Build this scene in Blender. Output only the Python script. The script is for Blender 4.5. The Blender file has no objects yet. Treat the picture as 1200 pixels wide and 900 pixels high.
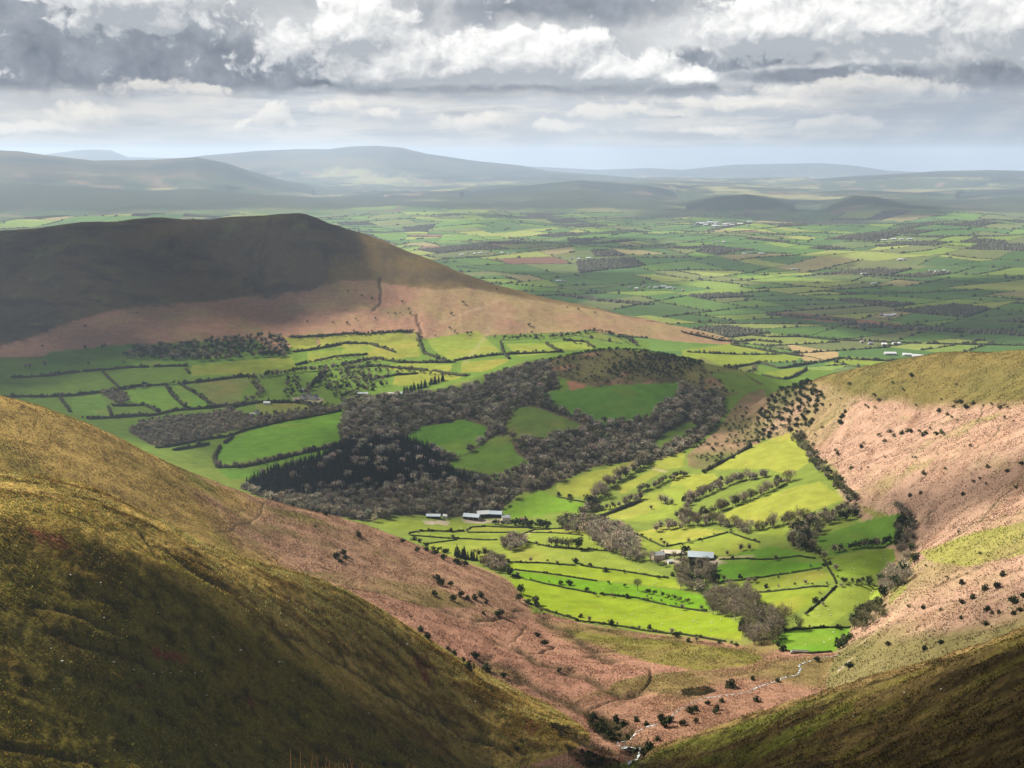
import bpy, bmesh, math, random, time
import numpy as np
from mathutils import Vector, Matrix
T0 = time.time()
rng = np.random.default_rng(7)
random.seed(7)
S = bpy.context.scene
COL = S.collection
PI = math.pi

# ------------------------------------------------------------------ camera geometry
F = 1400.0                    # focal length in photo pixels (1200 x 900)
PITCH = math.radians(10.93)
CAM_Z = 600.0
SP, CP = math.sin(PITCH), math.cos(PITCH)

def pix_dir(px, py):
    """photo pixel -> (azimuth, slope) of the sight line"""
    x = (np.asarray(px, float) - 600.0) / F
    y = (450.0 - np.asarray(py, float)) / F
    X = x; Y = CP + y * SP; Z = -SP + y * CP
    return np.arctan2(X, Y), Z / np.hypot(X, Y)

def world_pix(X, Y, Z):
    """world point -> photo pixel"""
    Zr = Z - CAM_Z
    fwd = Y * CP - Zr * SP
    up = Y * SP + Zr * CP
    fwd = np.where(fwd < 1e-3, 1e-3, fwd)
    return 600.0 + F * X / fwd, 450.0 - F * up / fwd

# ------------------------------------------------------------------ noise
def _hash(ix, iy, seed):
    h = (ix.astype(np.int64) * 374761393 + iy.astype(np.int64) * 668265263 + seed * 1274126177) & 0xffffffff
    h = ((h ^ (h >> 13)) * 1274126177) & 0xffffffff
    h = (h ^ (h >> 16)) & 0xffffffff
    return h.astype(np.float32) / 4294967295.0

def vnoise(x, y, seed=0):
    x0 = np.floor(x); y0 = np.floor(y)
    fx = (x - x0).astype(np.float32); fy = (y - y0).astype(np.float32)
    ix = x0.astype(np.int64); iy = y0.astype(np.int64)
    fx = fx * fx * fx * (fx * (fx * 6 - 15) + 10); fy = fy * fy * fy * (fy * (fy * 6 - 15) + 10)
    a = _hash(ix, iy, seed); b = _hash(ix + 1, iy, seed)
    c = _hash(ix, iy + 1, seed); d = _hash(ix + 1, iy + 1, seed)
    return (a + (b - a) * fx) * (1 - fy) + (c + (d - c) * fx) * fy   # 0..1

def fbm(x, y, scale, octaves=4, seed=0, gain=0.5):
    """about -1..1"""
    t = np.zeros(np.shape(x), np.float32); amp = 1.0; tot = 0.0; f = 1.0 / scale
    ca, sa = math.cos(0.6), math.sin(0.6)
    for o in range(octaves):
        xr = (x * ca - y * sa); yr = (x * sa + y * ca)
        x, y = xr, yr
        t += amp * (vnoise(x * f + 17.3 * o, y * f - 9.1 * o, seed + o * 31) * 2 - 1)
        tot += amp; amp *= gain; f *= 2.03
    return t / tot

def sstep(a, b, x):
    t = np.clip((x - a) / (b - a), 0, 1)
    return t * t * (3 - 2 * t)

# ------------------------------------------------------------------ terrain control points  (px, py, distance) or (px, 'z', distance, z)
# heights are relative to the camera; azimuth comes from the pixel column
L_BASE = [
 # stream head and valley floor
 (740,885,620),(800,840,700),(850,800,790),(940,780,830),(700,840,710),(870,760,890),(760,770,870),(980,765,860),
 (720,735,960),(640,715,1000),(720,700,1060),(860,720,980),(620,660,1160),(720,650,1190),(820,655,1160),(900,690,1050),(960,730,930),
 (500,622,1330),(600,630,1290),(700,620,1290),(508,605,1410),(570,605,1430),(660,608,1400),
 (760,600,1370),(800,600,1340),(850,560,1450),(880,620,1230),(960,640,1130),(1000,680,1010),(940,600,1240),(1030,650,1090),
 (900,530,1520),(820,520,1640),(880,480,1820),(960,560,1340),(700,560,1500),(760,540,1570),
 # knoll and woods
 (640,540,1570),(600,500,1710),(700,470,1810),(740,430,1950),(720,410,2050),(640,425,2090),(800,425,2020),(860,440,1980),(900,452,1960),
 (430,545,1570),(330,570,1510),(480,580,1490),(500,520,1700),(430,480,1950),(560,440,2150),(500,460,2080),(560,560,1530),(540,540,1610),(690,510,1680),(800,470,1830),
 # left fields
 (330,510,1800),(230,545,1640),(400,490,1900),(200,500,1900),(100,470,2100),(0,460,2150),(360,460,2150),(300,420,2450),(150,420,2450),(0,430,2350),
 (450,410,2500),(600,400,2600),(560,420,2350),(-150,450,2150),(-200,420,2500),(100,540,1500),(0,560,1400),(-150,600,1300),
 # behind the knoll and G hill foot
 (720,'z',2500,-412),(800,'z',2500,-425),(640,'z',2450,-405),(880,'z',2350,-430),
 (300,'z',2700,-400),(0,'z',2700,-400),(500,'z',2800,-405),(700,390,2760),(-200,'z',2800,-400),
 # plain
 (800,398,2980),(900,420,2680),(850,410,2740),(1000,415,2800),(1100,405,3000),(900,370,3600),(1000,340,4300),(1200,385,3300),(1200,330,4600),
 (900,300,5800),(1000,270,7600),(1200,265,8000),(600,325,4900),(700,345,4200),(850,263,8500),(500,285,6800),(700,290,6400),(1100,300,5700),
 (1300,300,5700),(1300,400,3100),(1350,262,8000),
 (0,'z',4500,-480),(300,'z',4500,-490),(-200,'z',5000,-480),(100,'z',7000,-490),(-300,'z',8000,-480),
 (0,'z',12000,-490),(400,'z',12000,-490),(800,'z',11000,-495),(1200,'z',12000,-480),(1500,'z',9000,-480),
 (0,'z',20000,-470),(600,'z',20000,-480),(1200,'z',20000,-470),(1500,'z',20000,-470),(-300,'z',20000,-470),
 (0,'z',45000,-1000),(600,'z',45000,-1000),(1200,'z',45000,-1000),(1600,'z',45000,-1000),(-400,'z',45000,-1000),(0,'z',30000,-640),(600,'z',30000,-640),(1200,'z',30000,-640),(1600,'z',30000,-640),(-400,'z',30000,-640),
 # under the near hills
 (1100,'z',1000,-385),(1250,'z',1200,-390),(1200,'z',2000,-430),(1400,'z',1500,-400),(300,'z',1100,-400),(0,'z',1100,-380),(200,'z',700,-345),(400,'z',800,-370),(-200,'z',900,-340),
 (1000,'z',650,-345),(700,'z',520,-318),(500,'z',480,-300),(900,'z',450,-270),(1300,'z',600,-330),
]
L_A = [
 (0,600,560),(80,610,560),(150,640,555),(200,670,552),(260,710,550),(310,745,552),(380,790,565),(480,850,585),(560,895,602),
 (0,900,430),(200,900,462),(400,900,515),(0,750,490),(150,770,500),(300,840,515),
 (0,560,670),(100,570,668),(150,592,660),(200,620,655),(260,645,652),(330,668,655),(400,690,662),(440,712,668),(500,750,680),(540,775,686),(600,810,690),(650,840,680),(715,878,645),
 (-150,560,620),(-150,530,720),(-250,640,560),(-300,560,700),(-200,850,420),
 (0,'z',780,-250),(150,'z',770,-265),(300,'z',760,-290),(450,'z',770,-330),(600,'z',770,-365),(720,'z',720,-372),(-200,'z',830,-230),
 (0,'z',950,-350),(300,'z',900,-380),(500,'z',880,-400),(700,'z',830,-420),
 (100,'z',300,-268),(300,'z',380,-292),(0,'z',280,-262),(500,'z',450,-308),(650,'z',560,-338),(-200,'z',300,-235),
]
L_B = [
 (0,465,1010),(60,480,1030),(130,507,1050),(200,545,1055),(290,580,1065),(370,600,1080),(440,620,1095),(500,645,1100),(560,668,1090),(605,697,1040),
 (0,540,880),(100,560,890),(200,600,900),(300,640,930),(400,650,980),(350,680,880),(480,675,980),(560,700,960),
 (0,500,950),(100,530,950),(200,575,960),(300,605,1000),
 # lower pink slope
 (440,700,870),(500,728,850),(560,735,900),(600,760,840),(620,722,975),(700,800,790),(680,760,890),(760,770,866),(640,830,735),(700,842,715),(820,755,900),(780,800,800),(880,775,860),(560,790,770),
 (-150,430,1000),(-150,500,880),(-300,400,1050),
 (0,'z',1150,-250),(130,'z',1180,-295),(290,'z',1200,-360),(440,'z',1230,-405),(560,'z',1200,-430),(660,'z',1080,-425),(-150,'z',1150,-225),
 (0,'z',1400,-400),(300,'z',1400,-450),(500,'z',1400,-480),(750,'z',1000,-430),(900,'z',950,-430),(950,'z',830,-400),
 (0,'z',760,-262),(200,'z',760,-290),(400,'z',770,-340),(560,'z',700,-350),
]
L_D = [
 (1200,735,520),(1130,762,540),(1040,790,570),(960,812,600),(880,840,625),(800,864,635),(748,890,612),
 (1200,900,320),(1100,900,370),(1000,900,430),(900,900,500),(820,900,565),(1200,820,410),(1050,850,480),(1350,735,420),(1350,900,260),
 (1200,'z',640,-275),(1040,'z',680,-325),(880,'z',710,-365),(1350,'z',600,-250),(780,'z',720,-385),
 (1200,'z',900,-420),(1000,'z',900,-430),(800,'z',900,-450),(1400,'z',900,-400),
 (700,'z',560,-350),(740,'z',450,-300),(900,'z',330,-215),(1100,'z',220,-135),(1300,'z',180,-95),
]
L_E = [
 (1060,620,1130),(1100,560,1190),(1200,560,1080),(1200,650,880),(1200,715,745),(1100,650,935),(1080,700,880),(1000,560,1300),(1000,480,1530),(1100,480,1450),(1200,480,1300),
 (1200,415,1500),(1150,413,1560),(1100,412,1610),(1050,423,1650),(1000,435,1680),(950,447,1730),(905,458,1800),(960,520,1490),(980,780,820),(1050,750,800),(1120,730,770),(1020,720,900),(950,500,1600),(900,480,1760),
 (1350,430,1350),(1350,560,950),(1350,650,780),
 (1200,'z',1700,-300),(1100,'z',1800,-330),(1000,'z',1850,-370),(920,'z',1900,-410),(1350,'z',1650,-275),
 (1200,'z',2300,-470),(1000,'z',2200,-480),(1400,'z',2300,-450),(850,'z',1900,-440),
 (900,'z',1200,-450),(850,'z',1500,-450),(950,'z',950,-430),(900,'z',800,-410),
]
L_G = [
 (0,280,3150),(100,272,3150),(200,264,3150),(270,256,3150),(50,276,3150),(150,268,3150),(300,252.5,3150),(330,250.5,3150),(347,250,3150),(360,252,3145),(372,257.5,3130),(410,274,3085),(340,'z',3260,-190),(300,'z',3260,-192),(372,'z',3240,-215),(385,263,3110),(440,285,3060),(520,320,3000),(580,340,2960),(650,358,2920),(720,375,2890),(790,391,2880),(850,402,2900),
 (0,340,2880),(200,310,2990),(300,300,3020),(400,320,2950),(150,370,2740),(350,350,2830),(450,345,2850),(550,365,2780),(650,378,2780),(0,400,2540),(300,393,2610),(500,388,2660),(620,388,2720),(100,395,2580),
 (-200,300,3100),(-200,400,2560),(-350,310,3050),
 (0,'z',3700,-260),(330,'z',3700,-250),(450,'z',3500,-330),(600,'z',3500,-450),(-200,'z',3700,-280),(800,'z',3500,-520),
 (0,'z',5000,-520),(330,'z',5000,-540),(600,'z',4500,-560),(-300,'z',5000,-500),
 (300,'z',2300,-470),(0,'z',2200,-470),(600,'z',2400,-470),(800,'z',2600,-470),(950,'z',2900,-520),
]
def tps_fit(pts):
    P = []; V = []
    for p in pts:
        if p[1] == 'z':
            az, _ = pix_dir(p[0], 450.0); P.append((float(az), math.log(p[2]))); V.append(p[3])
        else:
            az, s = pix_dir(p[0], p[1]); P.append((float(az), math.log(p[2]))); V.append(float(s) * p[2])
    P = np.array(P); V = np.array(V); n = len(P)
    r2 = ((P[:, None] - P[None]) ** 2).sum(-1)
    K = 0.5 * r2 * np.log(r2 + 1e-12) + np.eye(n) * 2e-4
    A = np.zeros((n + 3, n + 3)); A[:n, :n] = K; A[:n, n] = 1; A[:n, n + 1:] = P
    A[n, :n] = 1; A[n + 1:, :n] = P.T
    w = np.linalg.solve(A, np.concatenate([V, np.zeros(3)]))
    return P, w

def tps_eval(fit, a, l):
    P, w = fit; n = len(P)
    out = w[n] + w[n + 1] * a + w[n + 2] * l
    for i in range(n):
        r2 = (a - P[i, 0]) ** 2 + (l - P[i, 1]) ** 2
        out = out + w[i] * 0.5 * r2 * np.log(r2 + 1e-12)
    return out

# ------------------------------------------------------------------ grid
COLSTEP = globals().get('COLSTEP', 1.6)
ROWF = globals().get('ROWF', 1.15)
pxc = np.arange(-130, 1331, COLSTEP)
az_in = np.arctan((pxc - 600.0) / F)
az_l = np.linspace(math.radians(-62), az_in[0], 70)[:-1]; az_r = np.linspace(az_in[-1], math.radians(62), 70)[1:]
AZ = np.concatenate([az_l, az_in, az_r])
def seg(a, b, st): return np.arange(math.log(a), math.log(b), st * ROWF)
LD = np.concatenate([seg(1.0, 60, .09), seg(60, 300, .02), seg(300, 420, .006), seg(420, 2100, .0029), seg(2100, 2560, .004), seg(2560, 3200, .0019), seg(3200, 9500, .0042), seg(9500, 46000, .012)])
NR, NC = len(LD), len(AZ)
DD = np.exp(LD)

def coarse_eval(fit):
    rs = np.unique(np.concatenate([np.arange(0, NR, 5), [NR - 1]])); cs = np.unique(np.concatenate([np.arange(0, NC, 5), [NC - 1]]))
    g = tps_eval(fit, AZ[cs][None, :], LD[rs][:, None])
    t = np.empty((len(rs), NC), np.float64)
    for i in range(len(rs)): t[i] = np.interp(AZ, AZ[cs], g[i])
    idx = np.clip(np.searchsorted(LD[rs], LD, side='right') - 1, 0, len(rs) - 2)
    f = ((LD - LD[rs][idx]) / (LD[rs][idx + 1] - LD[rs][idx]))[:, None]
    return t[idx] * (1 - f) + t[idx + 1] * f

GX = DD[:, None] * np.sin(AZ)[None]; GY = DD[:, None] * np.cos(AZ)[None]
DG = np.repeat(DD[:, None], NC, 1)

def band(z, lo, hi, kl=.6, kh=.6):
    return z - np.clip(lo - DG, 0, None) * kl - np.clip(DG - hi, 0, None) * kh

ZB = coarse_eval(tps_fit(L_BASE))
ZA = band(coarse_eval(tps_fit(L_A)), 300, 900)
ZBB = band(coarse_eval(tps_fit(L_B)), 700, 1300)
ZD = band(coarse_eval(tps_fit(L_D)), 0, 800)
ZE = band(coarse_eval(tps_fit(L_E)), 720, 2300)
ZG = band(coarse_eval(tps_fit(L_G)), 2450, 4200)
for z in (ZA, ZBB, ZD): z -= np.clip(DG - 1500, 0, None) * 0.5
# the near knoll the camera stands on
ZN = -1.7 - np.clip(DG - 1.6, 0, 3.0) * 0.12 - np.clip(DG - 2.6, 0, None) * 0.72

# far ridges: (distance, half depth, [(px, py)...])
def ridge(dist, wide, pts, dvar=0.0, wf=None):
    pts = np.array(pts, float)
    a, s = pix_dir(pts[:, 0], pts[:, 1])
    crest = np.interp(AZ, a, s) * dist
    dc = dist * (1 + dvar * np.sin(AZ * 9.0))
    u = (DG - dc[None]) / wide
    bump = np.where(u < 0, np.exp(-(u / 1.0) ** 2), np.exp(-(u / (wf or 1.0)) ** 2))
    fl = -470.0 - np.clip(DG - 21000, 0, None) * .030
    wob = fbm(GX, GY, wide * 0.9, 4, int(dist) % 97) * 0.10
    FARB.append((bump * sstep(4000, 8000, DG), fl + (crest[None] - fl) * bump))
    return fl + (crest[None] - fl) * (bump * (1 + wob * (1 - bump) * 4))

FARB = []
FAR = [
 ridge(36000, 5000, [(-600,185),(40,183),(60,180),(90,176),(110,175),(130,176),(150,184),(240,186),(560,193),(640,196),(700,199),(760,197),(800,199),(860,193),(960,191),(1000,194),(1040,200),(1130,204),(1200,207),(1800,200)]),
 ridge(16000, 3300, [(-600,172),(-100,175),(0,176),(22,177),(50,181),(110,188),(180,187),(230,184),(265,191),(300,203),(330,212),(400,228),(470,236),(560,246),(700,262),(1200,275),(1800,262)]),
 ridge(25000, 4500, [(-600,215),(100,200),(200,188),(240,182),(300,177),(350,175),(385,175),(410,172),(440,171),(470,173),(500,180),(560,189),(610,194),(640,200),(760,210),(900,216),(1200,225),(1800,220)]),
 ridge(21000, 3600, [(-600,240),(200,225),(330,214),(440,212),(560,208),(650,205),(700,206),(760,213),(820,221),(900,217),(1000,208),(1060,204),(1100,201),(1160,200),(1200,201),(1400,200),(1800,200)], wf=1.3),
 ridge(14000, 2200, [(-600,250),(100,240),(300,232),(420,226),(520,229),(600,220),(680,212),(760,219),(840,238),(960,240),(1080,232),(1150,226),(1230,222),(1800,225)]),
 ridge(11000, 1100, [(-600,275),(300,268),(430,258),(500,252),(560,250),(620,256),(700,262),(760,254),(800,243),(840,231),(875,227),(905,232),(935,243),(955,245),(975,237),(1000,229),(1025,231),(1060,241),(1085,248),(1130,254),(1200,250),(1300,244),(1800,250)]),
 ridge(8900, 600, [(-600,290),(500,280),(620,270),(700,266),(760,262),(850,266),(950,267),(1050,259),(1120,257),(1180,262),(1300,262),(1800,270)]),
 ridge(6900, 500, [(-600,300),(600,290),(660,277),(720,275),(800,281),(900,287),(960,285),(1040,278),(1100,274),(1150,279),(1250,284),(1800,285)]),
]
def smax(a, b, k):
    h = np.clip(0.5 + 0.5 * (b - a) / k, 0, 1)
    return a * (1 - h) + b * h + k * h * (1 - h)

Z = ZB.copy()
for r in FAR: Z = smax(Z, r, 12.0)
Z = smax(Z, ZG, 9.0)
Z = smax(Z, ZE, 5.0)
Z = smax(Z, ZBB, 5.0)
Z = smax(Z, ZA, 4.0)
Z = smax(Z, ZD, 4.0)
cap = -0.62 * DG - 1.0 + np.clip(DG - 240, 0, None) * 6.0
Z = -smax(-Z, -cap, 3.0)
Z = smax(Z, ZN, 0.3)
FARTOP = np.zeros_like(Z)
for b_, h_ in FARB: FARTOP = np.where(h_ > ZB + 25, np.maximum(FARTOP, sstep(.45, .85, b_)), FARTOP)
# which hillside is on top: 0 base 1 G 2 E 3 B 4 A 5 D 6 near
LAY = np.argmax(np.stack([ZB, ZG, ZE, ZBB, ZA, ZD, ZN]), 0)
# rolling country on the plain
roll = sstep(2900, 4200, DG) * (1 - sstep(9000, 14000, DG))
Z += roll * (fbm(GX, GY, 1350, 4, 3) * (34 + 44 * sstep(4200, 6500, DG)) * sstep(3300, 5500, DG)) * np.clip(1 - (LAY == 1), 0, 1)
Z += sstep(9500, 14000, DG) * (fbm(GX, GY, 2600, 5, 4, .55) * 95 + 10) * (1 - .85 * FARTOP) * (1 - sstep(24000, 34000, DG))
# ------------------------------------------------------------------ lookup helpers on the polar sheet
def grid_idx(x, y):
    a = np.arctan2(x, y); l = np.log(np.maximum(np.hypot(x, y), 1.001))
    ci = np.clip(np.searchsorted(AZ, a, side='right') - 1, 0, NC - 2); ri = np.clip(np.searchsorted(LD, l, side='right') - 1, 0, NR - 2)
    fc = np.clip((a - AZ[ci]) / (AZ[ci + 1] - AZ[ci]), 0, 1); fr = np.clip((l - LD[ri]) / (LD[ri + 1] - LD[ri]), 0, 1)
    return ri, ci, fr, fc

def hgt(x, y):
    x = np.asarray(x, float); y = np.asarray(y, float)
    ri, ci, fr, fc = grid_idx(x, y)
    z = (Z[ri, ci] * (1 - fc) + Z[ri, ci + 1] * fc) * (1 - fr) + (Z[ri + 1, ci] * (1 - fc) + Z[ri + 1, ci + 1] * fc) * fr
    return z + CAM_Z

def layer_at(x, y):
    ri, ci, fr, fc = grid_idx(np.asarray(x, float), np.asarray(y, float))
    return LAY[np.where(fr > .5, ri + 1, ri), np.where(fc > .5, ci + 1, ci)]

def unproj(px, py, dmin=250.0, dmax=60000.0):
    """where the sight line of a photo pixel meets the ground"""
    a, s = pix_dir(px, py); a = float(a); s = float(s)
    c = int(np.clip(np.searchsorted(AZ, a) - 1, 0, NC - 2)); f = (a - AZ[c]) / (AZ[c + 1] - AZ[c])
    r0 = int(np.searchsorted(DD, dmin)); r1 = int(np.searchsorted(DD, dmax))
    prof = (Z[r0:r1, c] * (1 - f) + Z[r0:r1, c + 1] * f) / DD[r0:r1]
    k = np.nonzero(prof >= s)[0]
    if len(k) == 0: k = [int(np.argmax(prof))]
    k = int(k[0]); d = DD[r0 + k]
    if k > 0:
        p0, p1 = prof[k - 1], prof[k]
        if p1 > p0: d = DD[r0 + k - 1] + (DD[r0 + k] - DD[r0 + k - 1]) * np.clip((s - p0) / (p1 - p0), 0, 1)
    return d * math.sin(a), d * math.cos(a)

def unline(pts, step, dmin=250., dmax=60000.):
    """photo polyline -> evenly stepped ground polyline (x, y)"""
    P = np.array([unproj(p[0], p[1], dmin, dmax) for p in pts])
    L = np.concatenate([[0], np.cumsum(np.hypot(*(P[1:] - P[:-1]).T))])
    n = max(2, int(L[-1] / step) + 1); t = np.linspace(0, L[-1], n)
    # light rounding of the corners
    x = np.interp(t, L, P[:, 0]); y = np.interp(t, L, P[:, 1])
    k = min(5, n // 4)
    for _ in range(k):
        x[1:-1] = (x[:-2] + 2 * x[1:-1] + x[2:]) / 4; y[1:-1] = (y[:-2] + 2 * y[1:-1] + y[2:]) / 4
    return np.stack([x, y], 1)

def in_poly(x, y, poly):
    poly = np.asarray(poly, float); inside = np.zeros(np.shape(x), bool); n = len(poly)
    for i in range(n):
        x1, y1 = poly[i]; x2, y2 = poly[(i + 1) % n]
        if y1 == y2: continue
        c = ((y1 > y) != (y2 > y)) & (x < (x2 - x1) * (y - y1) / (y2 - y1) + x1)
        inside ^= c
    return inside

# ------------------------------------------------------------------ relief detail (real displacement)
nA = fbm(GX * .95 + GY * .3, (GY * .95 - GX * .3) * 3.2, 26, 5, 11, .55)        # stretched along the slope of the left spur
nD = fbm(-GX * .75 + GY * .65, (GX * .65 + GY * .75) * 3.2, 28, 5, 12, .55)
nF = fbm(GX, GY, 9, 4, 13, .6)
nM = fbm(GX, GY, 70, 4, 14)
nL = fbm(GX, GY, 320, 4, 15)
isA = LAY == 4; isB = LAY == 3; isD = LAY == 5; isE = LAY == 2; isG = LAY == 1; isN = LAY == 6; is0 = LAY == 0
def blur(m, n=2):
    m = m.astype(np.float32)
    for _ in range(n):
        m[1:-1] = (m[:-2] + 2 * m[1:-1] + m[2:]) / 4; m[:, 1:-1] = (m[:, :-2] + 2 * m[:, 1:-1] + m[:, 2:]) / 4
    return m
wA, wB, wD, wE, wG = blur(isA, 4), blur(isB, 4), blur(isD, 4), blur(isE, 4), blur(isG, 4)
sAz = fbm(GX, GY, 3.6, 2, 67)
RELIEF = wA * (nA * 1.5 + nF * .45 + sAz * .5) + wD * (nD * 3.0 + nF * .5 + sAz * .5) + wB * (nM * 2.2 + nF * .5 + nA * .8) + wE * (nM * 3.2 + nF * .7) \
    + wG * (fbm(GX, GY * .45, 120, 5, 16) * 7)
RELIEF += blur(is0, 4) * np.where(DG < 2700, nM * 1.4, 0)
Z += RELIEF * (1 - blur(isN, 3)) * sstep(60, 300, DG)

# gullies, paths and old banks: photo polylines carved into / worn into the ground  (pts, half width m, depth m, dmin, dmax)
GULLIES = [
 ([(195,648),(230,672),(262,695),(327,737),(400,778),(455,812),(520,842),(590,872),(650,897)], 2.2, 2.2, 300, 760),
 ([(166,628),(172,645),(185,652)], 2, 1.6, 300, 760),
 ([(40,710),(100,722),(125,730)], 2.0, 1.5, 300, 760), ([(60,740),(130,765),(170,775)], 1.6, 1.2, 300, 760),
 ([(0,868),(60,880),(120,897)], 1.8, 1.4, 300, 760), ([(450,800),(500,830),(540,850)], 1.5, 1.1, 300, 760),
 ([(100,645),(125,672),(160,700)], 2.0, 1.2, 300, 760),
 ([(260,625),(300,605),(318,588)], 1.2, .5, 760, 1200), ([(360,655),(385,668),(398,672)], 2.5, 1.5, 760, 1200),
 ([(523,727),(577,747),(613,767),(640,765),(655,757)], 2.2, 2.0, 760, 1100), ([(600,752),(617,735)], 1.4, 1.2, 700, 1100),
 ([(640,775),(667,787),(700,800),(730,813)], 2.2, 2.2, 640, 1100), ([(590,802),(640,822),(690,832)], 2.0, 1.4, 640, 1100),
 ([(690,830),(727,817),(763,807),(765,783)], 1.6, 2.0, 640, 1100), ([(763,807),(790,812),(815,818)], 1.6, 2.0, 640, 1100),
 ([(600,716),(625,716),(680,728),(740,740),(800,748)], 2.0, 1.6, 760, 1200),
 ([(400,690),(450,695),(500,708),(560,730),(600,722)], 3.0, 2.0, 760, 1200),
 ([(690,838),(715,850),(735,862),(745,880),(752,897)], 6.0, 6.0, 500, 800), ([(655,852),(690,868),(715,880),(740,888)], 4.0, 4.0, 500, 800),
 ([(586,752),(620,768),(659,782),(700,800),(735,816)], 5.5, 3.0, 640, 1100), ([(560,765),(600,790),(650,812),(690,830)], 5.5, 2.5, 620, 1100), ([(640,725),(690,760),(720,775)], 5.5, 1.2, 640, 1100),
 ([(690,735),(705,738),(722,742)], 2.2, 1.2, 800, 1100), ([(745,747),(760,748),(776,750)], 2.4, 1.2, 800, 1100), ([(795,750),(812,752),(832,755)], 2.6, 1.4, 760, 1100),
 ([(1173,497),(1160,517),(1133,530),(1103,540),(1090,553),(1067,570)], 1.6, 1.6, 700, 2000),
 ([(977,543),(1013,527),(1040,517)], 1.8, 1.6, 700, 2000), ([(1028,543),(1057,530),(1090,513)], 2.0, 1.8, 700, 2000),
 ([(1155,475),(1143,495)], 1.5, 1.2, 700, 2000), ([(1100,593),(1085,605),(1095,612)], 1.5, 1.4, 700, 1500),
 ([(1180,575),(1160,595),(1150,612)], 1.6, 1.5, 700, 1500), ([(1120,615),(1180,606),(1200,600)], 1.4, 1.2, 700, 1500),
 ([(1075,650),(1090,632),(1120,620)], 1.6, 1.5, 700, 1500), ([(1200,642),(1150,665),(1110,680),(1070,700)], 1.4, .9, 700, 1500),
 ([(1140,700),(1090,708),(1065,712)], 1.5, .8, 700, 1500), ([(1190,730),(1120,748),(1060,768)], 1.4, .7, 640, 1500),
 ([(935,510),(960,490),(1000,472),(1040,468)], 2.0, 1.6, 1200, 2200), ([(1070,440),(1045,455),(1035,463)], 2.0, 1.6, 1200, 2200),
 ([(1200,870),(1150,880),(1090,899)], 1.4, 1.0, 250, 640), ([(1100,822),(1040,838),(980,862),(930,880)], 1.6, 1.4, 250, 640),
 ([(1200,800),(1120,825),(1060,850),(990,890)], 1.6, 1.2, 250, 640), ([(1200,835),(1150,850),(1120,870)], 1.4, 1.0, 250, 640),
 ([(445,325),(448,345),(440,365)], 4, 5, 2300, 3300), ([(495,390),(487,375),(490,368)], 4, 5, 2300, 3300), ([(300,345),(310,300)], 6, 4, 2300, 3300),
]
SCAR = np.zeros((NR, NC), np.float32)
def near_line(P, half):
    """distance of every grid vertex near the ground polyline P to it -> (rows, cols, distance)"""
    d = np.hypot(P[:, 0], P[:, 1]); a = np.arctan2(P[:, 0], P[:, 1]); m = half * 4 + 6
    r0, r1 = np.searchsorted(DD, [d.min() - m, d.max() + m]); am = m / d.min()
    c0, c1 = np.searchsorted(AZ, [a.min() - am, a.max() + am])
    sx = GX[r0:r1, c0:c1]; sy = GY[r0:r1, c0:c1]; best = np.full(sx.shape, 1e9)
    for i in range(len(P) - 1):
        ax, ay = P[i]; bx, by = P[i + 1]; vx, vy = bx - ax, by - ay; L = vx * vx + vy * vy + 1e-9
        t = np.clip(((sx - ax) * vx + (sy - ay) * vy) / L, 0, 1)
        best = np.minimum(best, np.hypot(sx - ax - t * vx, sy - ay - t * vy))
    return slice(r0, r1), slice(c0, c1), best
for pts, half, dep, d0, d1 in GULLIES:
    half *= .62 if half < 5 else 1; P = unline(pts, 9, d0, d1)
    P = P + rng.normal(0, half * .9, P.shape) + np.stack([fbm(P[:, 0], P[:, 1], 30, 3, 71), fbm(P[:, 0], P[:, 1], 30, 3, 72)], 1) * 4
    rs, cs, dist = near_line(P, half)
    wv = dist * (1 + .35 * nF[rs, cs])
    g = np.exp(-(wv / half) ** 2)
    Z[rs, cs] -= dep * g
    SCAR[rs, cs] = np.maximum(SCAR[rs, cs], g)

PXV, PYV = world_pix(GX, GY, Z + CAM_Z)

# ------------------------------------------------------------------ what covers the ground (albedo, plus sunlight painted along the left spur's brow)
C = np.zeros((NR, NC, 3), np.float32)
K = np.zeros((NR, NC), np.float32)      # 0 mown pasture ... 1 rough moor: how strongly the fine texture shows
def mixc(mask, col, k=None):
    m = mask[..., None].astype(np.float32)
    C[:] = C * (1 - m) + np.asarray(col, np.float32) * m
    if k is not None: K[:] = K * (1 - mask) + k * mask
def V(*c): return np.array(c, np.float32)
PAST = V(.080, .128, .020); BRIGHT = V(.140, .174, .026); YELL = V(.172, .185, .030); DEEP = V(.086, .128, .024)
BRACK = V(.245, .122, .072); BRACK2 = V(.235, .140, .088); OLIVE = V(.095, .080, .022); GOLD = V(.290, .198, .060); MOOR = V(.082, .058, .030)
RED = V(.150, .050, .030); MOSS = V(.085, .100, .018); STRAW = V(.260, .190, .090); WOODF = V(.075, .060, .038)
mixc(np.ones((NR, NC)), PAST, .15)
mixc(np.clip(nM * 1.5, 0, 1) * .35, DEEP)
mixc((sstep(2000, 1600, DG) if False else 1 - sstep(1500, 1900, DG)) * .85, V(.118, .148, .028))
def soft(x): return np.clip(x, 0, 1)
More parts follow.
